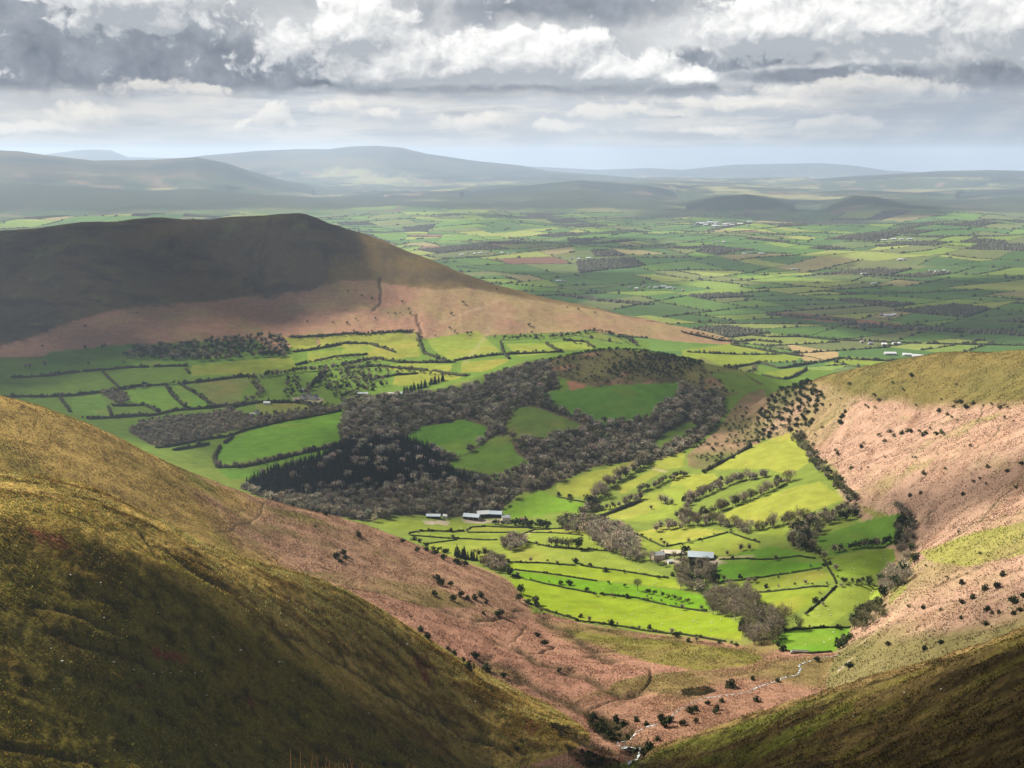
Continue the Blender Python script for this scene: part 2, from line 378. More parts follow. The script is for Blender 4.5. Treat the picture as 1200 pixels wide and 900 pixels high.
# left far hill
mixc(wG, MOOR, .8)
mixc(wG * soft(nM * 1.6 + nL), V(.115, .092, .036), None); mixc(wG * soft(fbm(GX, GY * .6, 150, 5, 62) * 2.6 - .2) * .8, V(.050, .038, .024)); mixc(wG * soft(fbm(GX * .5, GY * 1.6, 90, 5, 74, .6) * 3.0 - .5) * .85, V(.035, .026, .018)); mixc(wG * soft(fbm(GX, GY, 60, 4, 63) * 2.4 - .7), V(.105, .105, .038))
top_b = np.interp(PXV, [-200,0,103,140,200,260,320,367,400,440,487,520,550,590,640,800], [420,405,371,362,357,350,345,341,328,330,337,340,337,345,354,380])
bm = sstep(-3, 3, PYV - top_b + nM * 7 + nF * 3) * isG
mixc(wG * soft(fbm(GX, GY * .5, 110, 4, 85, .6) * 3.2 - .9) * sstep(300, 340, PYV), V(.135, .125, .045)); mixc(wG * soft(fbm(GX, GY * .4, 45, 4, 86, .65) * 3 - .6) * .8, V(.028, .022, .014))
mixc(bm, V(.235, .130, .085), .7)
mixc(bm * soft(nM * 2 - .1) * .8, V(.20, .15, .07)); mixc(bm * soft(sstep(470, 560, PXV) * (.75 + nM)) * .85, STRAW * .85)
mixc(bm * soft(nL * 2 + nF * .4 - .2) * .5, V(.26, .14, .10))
fl = isG & (PXV > 385) & (PYV < top_b); mixc(fl * soft(.55 + nM * 1.4) * .8, V(.125, .085, .032))
# spur B (gold to bracken) and the pink slope below
pk = sstep(-30, 45, PXV - np.interp(PYV, [460, 560, 640, 690, 900], [150, 255, 285, 370, 420]) + nM * 50 + nL * 20)
mixc(wB, GOLD * .95, .9); mixc(wB * soft(nM * 1.5 + .1) * .7, V(.17, .115, .028)); mixc(wB * soft(fbm(GX, GY, 45, 4, 21) * 2.2 - .5), V(.125, .115, .022))
mixc(wB * pk, BRACK2, .75); mixc(wB * pk * soft(nM * 2) * .75, V(.29, .165, .11))
low = sstep(-6, 6, PYV - np.interp(PXV, [300, 400, 450, 560, 620, 700], [670, 690, 697, 735, 722, 735]))
mixc(wB * low * soft(.8 + nM * .6), V(.250, .132, .090))
mixc(wB * pk * soft(fbm(GX, GY * 1.6, 60, 4, 22) * 2.4 - .55), V(.13, .105, .035))
mixc((wB + is0 * 1.0).clip(0, 1) * in_poly(PXV, PYV, [(330,668),(420,672),(520,690),(560,712),(500,712),(420,690)]) * soft(.5 + nM), V(.125, .10, .035))
# spur A
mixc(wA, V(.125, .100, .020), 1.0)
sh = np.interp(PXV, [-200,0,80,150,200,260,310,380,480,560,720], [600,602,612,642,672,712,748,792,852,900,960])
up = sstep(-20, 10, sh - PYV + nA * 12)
mixc(wA * up, GOLD * 1.3); mixc(wA * up * soft(nA * 2.0 + .1) * .8, V(.135, .080, .018)); mixc(wA * up * soft(-nA * 2.2 - .3) * .7, V(.130, .115, .02))  # bench above the brow painted lighter, standing in for sunlight
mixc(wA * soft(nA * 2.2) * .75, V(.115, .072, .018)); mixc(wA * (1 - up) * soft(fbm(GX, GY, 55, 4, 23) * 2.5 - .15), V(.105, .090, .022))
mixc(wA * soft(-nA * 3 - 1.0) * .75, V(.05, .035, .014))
s3b = fbm(GX, GY, 5, 3, 84, .65)
for p in ([(30,618),(75,632),(82,648),(50,640)],[(175,757),(235,772),(232,780),(180,770)],[(130,770),(165,775),(160,780)],[(152,798),(178,804),(172,812)],[(265,812),(305,820),(295,828)],[(482,770),(500,768),(520,800),(500,803)],[(520,818),(545,845),(535,850)],[(590,838),(640,850),(620,862),(600,850)]):
    mixc(isA * in_poly(PXV, PYV, p) * soft(.1 + nF * 2.2 + s3b * 1.5), RED)
sA = fbm(GX * .95 + GY * .3, (GY * .95 - GX * .3) * 2.6, 8, 4, 64, .62); sD = fbm(-GX * .75 + GY * .65, (GX * .65 + GY * .75) * 2.6, 9, 4, 65, .62); s3 = fbm(GX, GY, 4.0, 3, 66, .65)
mixc(wA * soft(sA * 2.6 - .25) * .8, V(.042, .034, .012)); mixc(wA * soft(-sA * 2.2 - .25) * .6, V(.150, .120, .026)); mixc(wA * soft(s3 * 2.4 - .5) * .7, V(.035, .030, .012))
mixc(wB * (1 - pk) * soft(s3 * 2.2 - .5) * .6, V(.075, .050, .016)); mixc(wB * pk * soft(s3 * 2.0 - .5) * .45, V(.12, .07, .045))
mixc(wA * sstep(500, 640, PXV) * soft(.3 + nM), V(.105, .085, .025))
# slope D
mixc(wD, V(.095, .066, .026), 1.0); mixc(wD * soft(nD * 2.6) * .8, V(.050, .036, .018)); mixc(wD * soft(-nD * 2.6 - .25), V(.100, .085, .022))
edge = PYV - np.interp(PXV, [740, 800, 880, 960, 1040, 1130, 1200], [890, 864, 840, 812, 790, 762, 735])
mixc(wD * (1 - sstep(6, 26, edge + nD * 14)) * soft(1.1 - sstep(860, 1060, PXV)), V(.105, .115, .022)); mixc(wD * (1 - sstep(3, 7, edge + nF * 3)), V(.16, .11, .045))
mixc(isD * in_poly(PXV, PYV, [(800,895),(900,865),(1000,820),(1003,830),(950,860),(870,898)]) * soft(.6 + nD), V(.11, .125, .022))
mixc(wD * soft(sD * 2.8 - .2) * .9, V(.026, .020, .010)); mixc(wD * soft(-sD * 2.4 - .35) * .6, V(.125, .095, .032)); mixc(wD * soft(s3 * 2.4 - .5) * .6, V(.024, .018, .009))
# slope E
mixc(wE, V(.30, .19, .135), .7); mixc(wE * soft(s3 * 2.0 - .6) * .45, V(.13, .08, .05))
dl = (GX * .55 + GY * .83); dw = (GX * .83 - GY * .55)
mixc(wE * soft(fbm(dl * .35, dw * 1.5, 30, 5, 75, .6) * 2.6 - .3) * .75, V(.27, .20, .125)); mixc(wE * soft(fbm(dl * .4, dw * 1.5, 26, 5, 76, .6) * 2.6 - .5) * .75, V(.165, .090, .058)); mixc(wE * soft(fbm(GX, GY, 130, 4, 77) * 2.6 - .55) * .8, V(.165, .135, .055))
mixc(wE * soft(fbm(GX, GY, 90, 4, 25) * 2 - .1) * .7, V(.27, .165, .11)); mixc(wE * soft(fbm(GX, GY, 40, 4, 26) * 2.4 - .9), V(.20, .165, .07))
crest = sstep(-8, 8, np.interp(PXV, [880, 960, 1033, 1083, 1200], [448, 452, 464, 474, 472]) - PYV + nM * 10)
mixc(wE * crest, V(.135, .105, .035)); mixc(wE * crest * soft(nM * 2 + .1) * .8, V(.095, .085, .028))
mixc(isE * in_poly(PXV, PYV, [(1077,647),(1133,627),(1200,611),(1280,600),(1280,640),(1200,650),(1133,664),(1090,658)]) * soft(.8 + nM * .7), V(.190, .180, .050))
mixc(isE * in_poly(PXV, PYV, [(1000,590),(1062,610),(1072,640),(1062,690),(1030,720),(1000,755),(1040,712),(1050,660),(1050,625)]) * soft(.7 + nM), V(.150, .150, .040))
mixc(isE * in_poly(PXV, PYV, [(820,490),(890,470),(915,450),(960,450),(930,505),(880,525),(830,545),(800,530)]) * soft(.5 + nM * 1.2), V(.090, .085, .035))
lowE = sstep(680, 720, PYV + (PXV - 1200) * .25 + nM * 20)
mixc(wE * lowE * soft(.45 + nM * 1.5), V(.14, .105, .05)); mixc(wE * sstep(715, 740, PYV + (PXV - 1200) * .12 + nM * 12) * .8, V(.12, .11, .04))
# rough ground where the streams meet
mixc(is0 * (DG < 1000) * in_poly(PXV, PYV, [(600,722),(640,718),(680,730),(740,740),(800,746),(870,756),(920,762),(1000,765),(1060,740),(1040,800),(900,860),(700,900),(600,900)]), V(.235, .130, .086), .8)
mixc(is0 * (DG < 1000) * in_poly(PXV, PYV, [(600,722),(800,746),(1060,740),(1040,800),(900,860),(700,900)]) * soft(nM * 2 + .2), V(.150, .110, .045))
gp = in_poly(PXV, PYV, [(650,735),(700,743),(800,753),(870,762),(895,771),(880,779),(820,786),(760,776),(700,758)]) & (DG < 1010) & (DG > 700)
mixc(gp * soft(.75 + nM * .8), V(.140, .125, .030), .7)


# hand-read fields: (polygon, colour, dmin, dmax)
FIELDS = [
 ([(333,396),(368,394),(374,408),(347,412)], YELL*.85, 2000, 2900), ([(372,393),(400,391),(487,389),(493,417),(443,423),(400,407),(376,408)], YELL*.9, 2000, 2900),
 ([(500,397),(560,388),(587,412),(527,422),(508,410)], BRIGHT, 2000, 2900), ([(593,403),(640,402),(655,413),(607,418)], BRIGHT, 2000, 2900), ([(645,402),(687,399),(697,408),(660,411)], BRIGHT, 2000, 2900),
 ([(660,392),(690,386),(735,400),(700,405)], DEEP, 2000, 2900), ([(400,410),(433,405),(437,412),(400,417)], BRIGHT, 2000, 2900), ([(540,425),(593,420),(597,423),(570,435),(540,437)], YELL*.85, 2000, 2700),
 ([(443,430),(487,423),(530,427),(527,438),(473,437)], BRIGHT, 2000, 2700), ([(463,440),(500,435),(543,442),(520,447),(460,452)], YELL*.85, 1900, 2700), ([(480,461),(567,441),(570,450),(500,465)], DEEP, 1700, 2300),
 ([(360,412),(398,410),(398,420),(362,424)], BRIGHT*.9, 2000, 2800),
 ([(225,447),(297,442),(285,460),(280,474),(252,476)], V(.10,.12,.03), 1700, 2700), ([(145,458),(192,453),(214,476),(187,482),(172,474),(150,470)], V(.095,.165,.022), 1700, 2700), ([(200,453),(212,452),(250,476),(222,478)], V(.085,.155,.022), 1700, 2700),
 ([(85,466),(118,462),(128,476),(130,487),(103,489),(84,482)], V(.085,.150,.024), 1700, 2700),
 ([(15,441),(60,412),(100,408),(140,404),(300,398),(330,418),(215,428),(92,435)], V(.068,.128,.020), 1900, 2800), ([(225,428),(343,418),(347,432),(293,439),(224,440)], BRIGHT*.9, 1900, 2800),
 ([(297,503),(322,497),(363,487),(403,480),(402,500),(398,518),(363,523),(322,533),(258,545),(252,535),(262,520)], V(.085,.170,.018), 1300, 2200), ([(254,549),(322,538),(400,523),(380,535),(300,560),(270,562)], V(.078,.150,.020), 1300, 2200),
 ([(300,470),(360,470),(385,472),(340,482),(300,486)], V(.11,.13,.03), 1700, 2300),
 ([(640,460),(667,457),(717,450),(793,447),(783,463),(760,483),(710,493),(660,477)], V(.060,.125,.018), 1500, 2150), ([(480,512),(500,500),(540,493),(563,500),(560,513),(540,527),(523,532),(510,522)], V(.070,.150,.018), 1400, 2100),
 ([(597,497),(607,478),(627,478),(667,493),(677,500),(633,510),(613,512),(597,507)], V(.080,.120,.024), 1400, 2100), ([(532,540),(557,527),(580,512),(593,515),(600,530),(613,538),(587,553),(567,557),(537,550)], V(.075,.128,.020), 1300, 2000),
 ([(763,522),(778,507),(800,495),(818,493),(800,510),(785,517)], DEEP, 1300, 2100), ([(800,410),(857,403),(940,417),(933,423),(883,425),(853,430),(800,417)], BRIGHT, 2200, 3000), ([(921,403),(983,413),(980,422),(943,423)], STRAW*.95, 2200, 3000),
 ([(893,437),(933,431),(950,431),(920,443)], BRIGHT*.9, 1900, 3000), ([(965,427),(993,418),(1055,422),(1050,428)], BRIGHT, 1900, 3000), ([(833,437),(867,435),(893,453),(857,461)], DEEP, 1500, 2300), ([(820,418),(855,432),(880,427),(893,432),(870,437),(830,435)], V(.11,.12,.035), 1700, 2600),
 # sunlit fields right of the stream
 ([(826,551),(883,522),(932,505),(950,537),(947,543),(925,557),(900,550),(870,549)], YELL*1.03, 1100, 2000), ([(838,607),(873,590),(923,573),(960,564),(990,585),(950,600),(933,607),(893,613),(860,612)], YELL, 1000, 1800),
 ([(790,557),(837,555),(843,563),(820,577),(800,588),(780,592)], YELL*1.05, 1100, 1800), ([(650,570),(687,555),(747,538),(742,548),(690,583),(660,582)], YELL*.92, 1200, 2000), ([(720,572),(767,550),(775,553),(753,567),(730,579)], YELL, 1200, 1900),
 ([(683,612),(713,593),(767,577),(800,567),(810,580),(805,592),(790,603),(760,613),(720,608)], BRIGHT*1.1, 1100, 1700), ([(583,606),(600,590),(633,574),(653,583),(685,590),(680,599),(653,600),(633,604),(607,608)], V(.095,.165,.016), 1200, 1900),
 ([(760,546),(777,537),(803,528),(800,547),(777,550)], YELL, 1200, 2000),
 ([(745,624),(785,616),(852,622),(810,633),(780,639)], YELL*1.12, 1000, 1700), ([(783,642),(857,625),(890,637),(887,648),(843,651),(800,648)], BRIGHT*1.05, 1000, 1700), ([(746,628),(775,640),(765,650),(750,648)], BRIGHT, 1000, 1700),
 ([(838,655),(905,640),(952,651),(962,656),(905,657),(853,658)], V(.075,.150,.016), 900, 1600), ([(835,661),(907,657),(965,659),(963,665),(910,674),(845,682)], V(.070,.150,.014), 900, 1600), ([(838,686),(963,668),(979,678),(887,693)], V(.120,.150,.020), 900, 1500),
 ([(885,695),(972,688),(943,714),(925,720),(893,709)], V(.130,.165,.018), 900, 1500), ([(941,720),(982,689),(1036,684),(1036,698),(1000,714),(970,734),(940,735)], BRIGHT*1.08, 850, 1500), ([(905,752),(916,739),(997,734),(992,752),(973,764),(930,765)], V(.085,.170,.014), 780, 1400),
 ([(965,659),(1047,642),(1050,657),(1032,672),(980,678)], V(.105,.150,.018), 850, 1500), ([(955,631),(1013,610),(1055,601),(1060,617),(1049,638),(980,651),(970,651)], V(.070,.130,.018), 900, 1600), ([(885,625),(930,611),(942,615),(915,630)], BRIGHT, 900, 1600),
 # meadows left of the stream
 ([(430,607),(545,612),(550,622),(490,622),(455,618)], BRIGHT*.85, 1100, 1700), ([(480,625),(545,624),(603,624),(640,620),(615,634),(583,632),(510,629)], BRIGHT*.95, 1100, 1700), ([(552,616),(625,619),(603,622),(548,622)], YELL*.85, 1100, 1700), ([(497,638),(535,633),(583,633),(600,640),(560,655),(520,650)], BRIGHT, 1050, 1700),
 ([(617,624),(683,626),(700,632),(710,645),(647,640),(617,634)], BRIGHT*1.06, 1050, 1700), ([(630,618),(690,620),(700,628),(640,624)], YELL*.95, 1100, 1700),
 ([(560,655),(617,636),(647,642),(710,647),(740,660),(783,676),(680,661),(593,658)], BRIGHT*1.05, 1000, 1600), ([(593,659),(680,663),(790,679),(800,690),(700,680),(603,667)], V(.145,.190,.016), 1000, 1600), ([(600,668),(700,681),(800,692),(830,700),(840,715),(800,712),(700,695),(600,675)], V(.090,.175,.010), 950, 1600),
 ([(596,676),(697,696),(800,713),(850,722),(872,735),(868,750),(800,742),(733,733),(683,728),(640,715),(612,700)], V(.145,.195,.014), 900, 1500),
]
FIELD_ID = np.zeros((NR, NC), np.int16)
KNOLL_FIELDS = {(640,460): 1.1, (480,512): 1.22, (597,497): 1.22, (532,540): 1.2, (763,522): 1.2}
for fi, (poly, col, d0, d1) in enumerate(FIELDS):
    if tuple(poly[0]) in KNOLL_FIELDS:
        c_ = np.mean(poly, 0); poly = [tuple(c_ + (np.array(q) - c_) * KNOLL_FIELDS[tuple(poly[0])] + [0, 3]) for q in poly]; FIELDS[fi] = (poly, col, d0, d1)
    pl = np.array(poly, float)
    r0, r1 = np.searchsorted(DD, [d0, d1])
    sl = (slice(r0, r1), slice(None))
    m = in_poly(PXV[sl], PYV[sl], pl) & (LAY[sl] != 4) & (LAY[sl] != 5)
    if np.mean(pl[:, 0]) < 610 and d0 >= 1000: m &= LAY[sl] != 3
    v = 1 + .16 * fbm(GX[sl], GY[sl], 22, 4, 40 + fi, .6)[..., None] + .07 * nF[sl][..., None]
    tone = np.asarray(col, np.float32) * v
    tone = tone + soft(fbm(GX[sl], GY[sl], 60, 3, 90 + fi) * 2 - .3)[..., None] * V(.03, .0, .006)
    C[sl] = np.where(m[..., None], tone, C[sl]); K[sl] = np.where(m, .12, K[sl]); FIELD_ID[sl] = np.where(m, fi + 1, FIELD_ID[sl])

# woods: brown litter under the trees   (name, polygon, dmin, dmax)
WOODS = {
 'knoll': ([(400,472),(467,464),(540,458),(567,446),(600,434),(640,427),(652,440),(655,455),(638,460),(660,479),(710,495),(760,485),(785,465),(800,448),(842,462),(852,480),(838,502),(822,516),(803,527),(785,536),(760,542),(745,540),(700,546),(680,554),(655,565),(640,573),(610,577),(596,590),(583,602),(545,606),(500,604),(440,602),(420,598),(390,590),(350,583),(320,578),(400,528),(403,480)], 1250, 2300),
 'strip': ([(150,506),(165,494),(200,490),(240,486),(270,480),(300,490),(330,486),(380,479),(402,475),(402,481),(340,491),(270,505),(200,522),(178,522)], 1500, 2300),
 'hillside': ([(145,415),(160,402),(215,400),(258,392),(330,388),(340,400),(335,416),(290,416),(240,420),(200,418)], 2200, 2800),
 'thicket': ([(118,460),(128,456),(148,460),(152,470),(135,472)], 1700, 2500),
}
for nm, (poly, d0, d1) in WOODS.items():
    m = in_poly(PXV, PYV, poly) & (DG > d0) & (DG < d1) & (FIELD_ID == 0) & np.isin(LAY, (0, 2))
    C[m] = WOODF; K[m] = .6
CONIF = [(288,568),(320,550),(370,538),(400,522),(420,516),(460,513),(490,519),(513,531),(522,546),(560,553),(583,558),(560,566),(500,566),(470,572),(430,577),(400,582),(350,585),(310,580)]
m = in_poly(PXV, PYV, CONIF) & (DG > 1300) & (DG < 1900) & is0; C[m] = V(.03, .03, .02)
m = in_poly(PXV, PYV, [(806,532),(825,517),(842,502),(856,482),(872,462),(895,455),(900,475),(890,522),(862,536),(828,551),(806,547)]) & (DG > 1300) & (DG < 2100) & (FIELD_ID == 0); mixc(m * 1.0, V(.135, .105, .05), .7); mixc(m * soft(nM * 2 + .1), V(.20, .13, .08)); mixc(m * soft(-nM * 2), V(.085, .095, .03))
# bracken and scrub on the knoll
for p in ([(608,421),(650,417),(665,428),(650,434),(612,431)], [(663,446),(690,443),(685,455),(668,457)], [(700,440),(735,432),(785,430),(790,446),(717,449)]):
    m = in_poly(PXV, PYV, p) & (DG > 1600) & (DG < 2200); mixc(m * soft(.75 + nM), BRACK * .9, .7)
m = in_poly(PXV, PYV, [(590,440),(610,424),(640,414),(720,404),(790,404),(850,426),(895,450),(850,466),(800,450),(770,462),(700,455),(650,440)]) & (DG > 1600) & (DG < 2200) & (FIELD_ID == 0); mixc(m * 1.0, V(.100, .090, .038), .9); mixc(m * soft(nM * 2.4), V(.060, .055, .025)); mixc(m * soft(-nM * 2.4 + .1), V(.125, .115, .04)); mixc(m * soft(fbm(GX, GY, 40, 4, 83) * 3 - .7), V(.19, .11, .07))
CON = in_poly(PXV, PYV, [(280,572),(320,550),(420,600),(470,600),(440,612),(400,606),(340,596)]) & (DG > 1150) & (DG < 1700) & is0 & (FIELD_ID == 0); C[CON] = WOODF; K[CON] = .6
# sunlight painted as a lighter straw band along the brow of the left spur
lit_band = np.exp(-((PYV - sh + 10) / 11) ** 2) * wA * (1 - sstep(330, 480, PXV)); mixc(lit_band * soft(.75 + nA * 1.2), V(.34, .235, .055))
# worn tracks (pale) : pts, half width, dmin, dmax
TRACKS = [([(1063,700),(1058,712),(1045,722),(1035,735),(1012,752)], 2.6, 700, 1200), ([(984,785),(990,777),(998,772)], 2, 700, 1000), ([(545,425),(565,400),(575,380),(590,362)], 6, 2300, 3200), ([(475,393),(560,362),(590,350)], 5, 2300, 3200),
          ([(560,362),(600,372),(640,385)], 5, 2300, 3200), ([(618,626),(627,620),(680,618)], 2, 1100, 1600), ([(747,640),(750,632),(745,625)], 2.4, 1000, 1500), ([(843,654),(880,652)], 3.5, 1000, 1500), ([(765,549),(780,553)], 3, 1100, 1900)]
for pts, half, d0, d1 in TRACKS:
    P = unline(pts, 8, d0, d1); rs, cs, dist = near_line(P, half)
    g = np.exp(-(dist / half) ** 2)[..., None]; kf_ = .75 if half < 4 else .28; C[rs, cs] = C[rs, cs] * (1 - kf_ * g) + V(.30, .23, .14) * kf_ * g
for pl, d0, d1 in (([(772,656),(800,653),(842,656),(853,659),(840,663),(795,663)], 900, 1500), ([(494,609),(528,611),(524,616),(498,614)], 1150, 1700), ([(540,608),(600,609),(603,613),(545,613)], 1150, 1700), ([(342,466),(378,466),(380,472),(345,472)], 1700, 2600), ([(1010,405),(1055,406),(1090,418),(1085,423),(1035,420)], 2500, 3600)):
    m = in_poly(PXV, PYV, pl) & (DG > d0) & (DG < d1); mixc(m * soft(.8 + nF * .8), V(.26, .21, .165), .3)
# peat and rushes in the gullies
for pl in ([(680,831),(715,843),(746,852),(742,862),(722,873),(706,866),(690,852)], [(640,846),(668,852),(700,872),(722,882),(716,888),(690,878),(655,862)], [(660,872),(695,882),(727,892),(727,902),(690,902),(668,888)], [(735,880),(760,868),(766,874),(750,892)], [(797,808),(830,804),(842,810),(820,816),(800,816)]):
    m = in_poly(PXV, PYV, pl) & (DG > 520) & (DG < 900); mixc(m * soft(.95 + nF * .9), V(.022, .018, .009), 1.0)
g = SCAR[..., None] * .8; C[:] = C * (1 - g) + V(.045, .036, .018) * g

# ------------------------------------------------------------------ the plain: land divided into fields again and again
HEDGE_SEG = []          # (x0, y0, x1, y1)
PLAIN_WOOD = []         # polygons
plain = ((LAY == 0) & (DG > 2560) & (DG < 14500) & (FIELD_ID == 0) & ~((PXV < 760) & (DG < 2720)))
ids = np.nonzero(plain.ravel())[0]
gx, gy = GX.ravel(), GY.ravel(); Cf = C.reshape(-1, 3); Kf = K.ravel()
prng = random.Random(21)
GREENS = [V(.055,.100,.030), V(.066,.118,.030), V(.082,.138,.030), V(.050,.088,.032), V(.115,.160,.036), V(.082,.108,.040), V(.16,.185,.05), V(.060,.108,.036), V(.10,.115,.045)]
def cut(poly, a, b, c):
    """split a convex polygon by a*x+b*y=c"""
    L, R, X = [], [], []
    n = len(poly)
    for i in range(n):
        p, q = poly[i], poly[(i + 1) % n]
        dp = a * p[0] + b * p[1] - c; dq = a * q[0] + b * q[1] - c
        (L if dp <= 0 else R).append(p)
        if (dp <= 0) != (dq <= 0):
            t = dp / (dp - dq); x = (p[0] + t * (q[0] - p[0]), p[1] + t * (q[1] - p[1])); L.append(x); R.append(x); X.append(x)
    return L, R, X
def area(p): return abs(sum(p[i][0] * p[(i + 1) % len(p)][1] - p[(i + 1) % len(p)][0] * p[i][1] for i in range(len(p)))) / 2
def divide(poly, idx, depth):
    cx = sum(p[0] for p in poly) / len(poly); cy = sum(p[1] for p in poly) / len(poly); d = math.hypot(cx, cy)
    ar = area(poly)
    if len(idx) == 0 and ar < 4e5: return
    target = (26000 + 60000 * prng.random() ** 2) * (1 if d < 5000 else 1.4 if d < 8000 else 2.2)
    if ar < target or depth > 18:
        wn = float(fbm(np.array([cx]), np.array([cy]), 900, 3, 60)[0]); r = prng.random()
        if r < .05 + .9 * max(0, wn - .14) and d > 2900:
            PLAIN_WOOD.append(poly); col = WOODF * 1.0
        elif r < .93: col = prng.choice(GREENS)
        elif r < .97: col = V(.17, .15, .07)
        else: col = V(.12, .07, .05)
        v = (1 + .12 * vnoise(gx[idx] / 25, gy[idx] / 25, 5) - .06)[:, None]
        Cf[idx] = col * v; Kf[idx] = .12
        return
    ct, st = math.cos(.35 + .0002 * cx), math.sin(.35 + .0002 * cx)
    us = [p[0] * ct + p[1] * st for p in poly]; vs = [-p[0] * st + p[1] * ct for p in poly]
    wide = (max(us) - min(us)) * prng.uniform(.75, 1.3) > (max(vs) - min(vs)) * 1.1
    ang = math.atan2(st, ct) + (0 if wide else PI / 2) + prng.gauss(0, .22)
    a, b = math.cos(ang), math.sin(ang); pr = [p[0] * a + p[1] * b for p in poly]; t = prng.uniform(.30, .70)
    c = min(pr) * (1 - t) + max(pr) * t
    Lp, Rp, X = cut(poly, a, b, c)
    if len(Lp) < 3 or len(Rp) < 3: return
    side = gx[idx] * a + gy[idx] * b <= c
    if ar < 3.2e6 and len(X) == 2 and len(idx): HEDGE_SEG.append((*X[0], *X[1], ar))
    divide(Lp, idx[side], depth + 1); divide(Rp, idx[~side], depth + 1)
divide([(-9000, 2300), (9000, 2300), (9000, 14600), (-9000, 14600)], ids, 0)
big = (1 + .42 * fbm(GX, GY, 1000, 4, 87))[..., None] * np.array([1, 1, 1], np.float32); pl_ = plain[..., None]; C[:] = np.where(pl_, C * big + V(.012, .006, .006) * np.clip(fbm(GX, GY, 700, 3, 88), 0, 1)[..., None], C)
# far uplands
far_ = sstep(8800, 11500, DG) * (LAY == 0); mixc(far_, V(.050, .066, .040), .3); mixc(far_ * soft(fbm(GX, GY * .6, 800, 5, 78, .62) * 4 - .5), V(.190, .185, .085)); mixc(far_ * soft(fbm(GX, GY * .6, 900, 5, 79, .62) * 4 - .3), V(.016, .024, .018)); mixc(far_ * soft(fbm(GX, GY, 260, 3, 80) * 4 - .9) * .8, V(.16, .11, .08))
hi = sstep(-330, -120, Z) * sstep(9500, 12500, DG) * (LAY == 0)
mixc(hi, V(.085, .070, .040), .5)
fw = sstep(.05, .25, fbm(GX, GY, 1500, 4, 61)) * sstep(8000, 9500, DG) * (LAY == 0) * (1 - hi); mixc(fw * .85, V(.030, .040, .026), .5)
mixc(np.clip(FARTOP, 0, 1) * soft(.75 + fbm(GX, GY, 700, 4, 73)) * (LAY == 0), V(.020, .028, .022), .5)
hillw = sstep(-465, -445, Z) * ((DG > 10000) & (DG < 12500)); mixc(hillw * .9, V(.030, .038, .022), .5)
# ploughed red-brown land beyond the right hill
for p, col in (([(893,366),(930,366),(1000,373),(1090,384),(1080,388),(1000,380),(930,373)], V(.13, .07, .045)),):
    m = in_poly(PXV, PYV, p) & (DG > 2700) & (DG < 5000); C[m] = col
mixc(isN * 1.0, V(.16, .11, .04), 1.0)
C[:] = np.clip(C, .008, .7)
print('cover', round(time.time() - T0, 1), 'plain hedges', len(HEDGE_SEG), 'woods', len(PLAIN_WOOD))
# ------------------------------------------------------------------ sky: Nishita plus procedural clouds by direction
SUN_AZ = (-0.90, 0.43); SUN_EL = math.radians(43)
SUN_DIR = Vector((SUN_AZ[0] / math.hypot(*SUN_AZ) * math.cos(SUN_EL), SUN_AZ[1] / math.hypot(*SUN_AZ) * math.cos(SUN_EL), math.sin(SUN_EL)))
class X:
    """tiny expression builder over shader math nodes"""
    nt = None
    def __init__(s, sock): s.s = sock
    @classmethod
    def op(c, o, *a, clamp=False):
        n = c.nt.nodes.new('ShaderNodeMath'); n.operation = o; n.use_clamp = clamp
        for i, v in enumerate(a):
            if isinstance(v, X): c.nt.links.new(v.s, n.inputs[i])
            else: n.inputs[i].default_value = v
        return X(n.outputs[0])
    def __add__(s, o): return X.op('ADD', s, o)
    __radd__ = __add__
    def __sub__(s, o): return X.op('SUBTRACT', s, o)
    def __rsub__(s, o): return X.op('SUBTRACT', o, s)
    def __mul__(s, o): return X.op('MULTIPLY', s, o)
    __rmul__ = __mul__
    def __truediv__(s, o): return X.op('DIVIDE', s, o)
def xc(v): return X.op('ADD', v, 0.0, clamp=True)
def xstep(a, b, v):
    n = X.nt.nodes.new('ShaderNodeMapRange'); n.interpolation_type = 'SMOOTHSTEP'
    n.inputs['From Min'].default_value = a; n.inputs['From Max'].default_value = b; X.nt.links.new(v.s, n.inputs['Value']); return X(n.outputs[0])
def xmax(a, b): return X.op('MAXIMUM', a, b)
def vec(x, y, z=0.0):
    n = X.nt.nodes.new('ShaderNodeCombineXYZ')
    for i, v in enumerate((x, y, z)):
        if isinstance(v, X): X.nt.links.new(v.s, n.inputs[i])
        else: n.inputs[i].default_value = v
    return n.outputs[0]
def xnoise(v, scale, detail=5, rough=.55, dist=0.0):
    n = X.nt.nodes.new('ShaderNodeTexNoise'); n.noise_dimensions = '2D'; n.inputs['Scale'].default_value = scale; n.inputs['Detail'].default_value = detail
    n.inputs['Roughness'].default_value = rough; n.inputs['Distortion'].default_value = dist; X.nt.links.new(v, n.inputs['Vector']); return X(n.outputs[0])
def xbillow(v, scale, detail=4, rough=.5, smooth=.35):
    n = X.nt.nodes.new('ShaderNodeTexVoronoi'); n.feature = 'F1'; n.voronoi_dimensions = '2D'; n.normalize = True
    n.inputs['Scale'].default_value = scale; n.inputs['Detail'].default_value = detail; n.inputs['Roughness'].default_value = rough
    n.inputs['Lacunarity'].default_value = 2.1; X.nt.links.new(v, n.inputs['Vector']); return 1.0 - X(n.outputs['Distance'])
def xmix(f, a, b):
    n = X.nt.nodes.new('ShaderNodeMix'); n.data_type = 'RGBA'
    if isinstance(f, X): X.nt.links.new(f.s, n.inputs[0])
    else: n.inputs[0].default_value = f
    for k, v in ((6, a), (7, b)):
        if isinstance(v, tuple): n.inputs[k].default_value = (*v, 1)
        else: X.nt.links.new(v, n.inputs[k])
    return n.outputs[2]

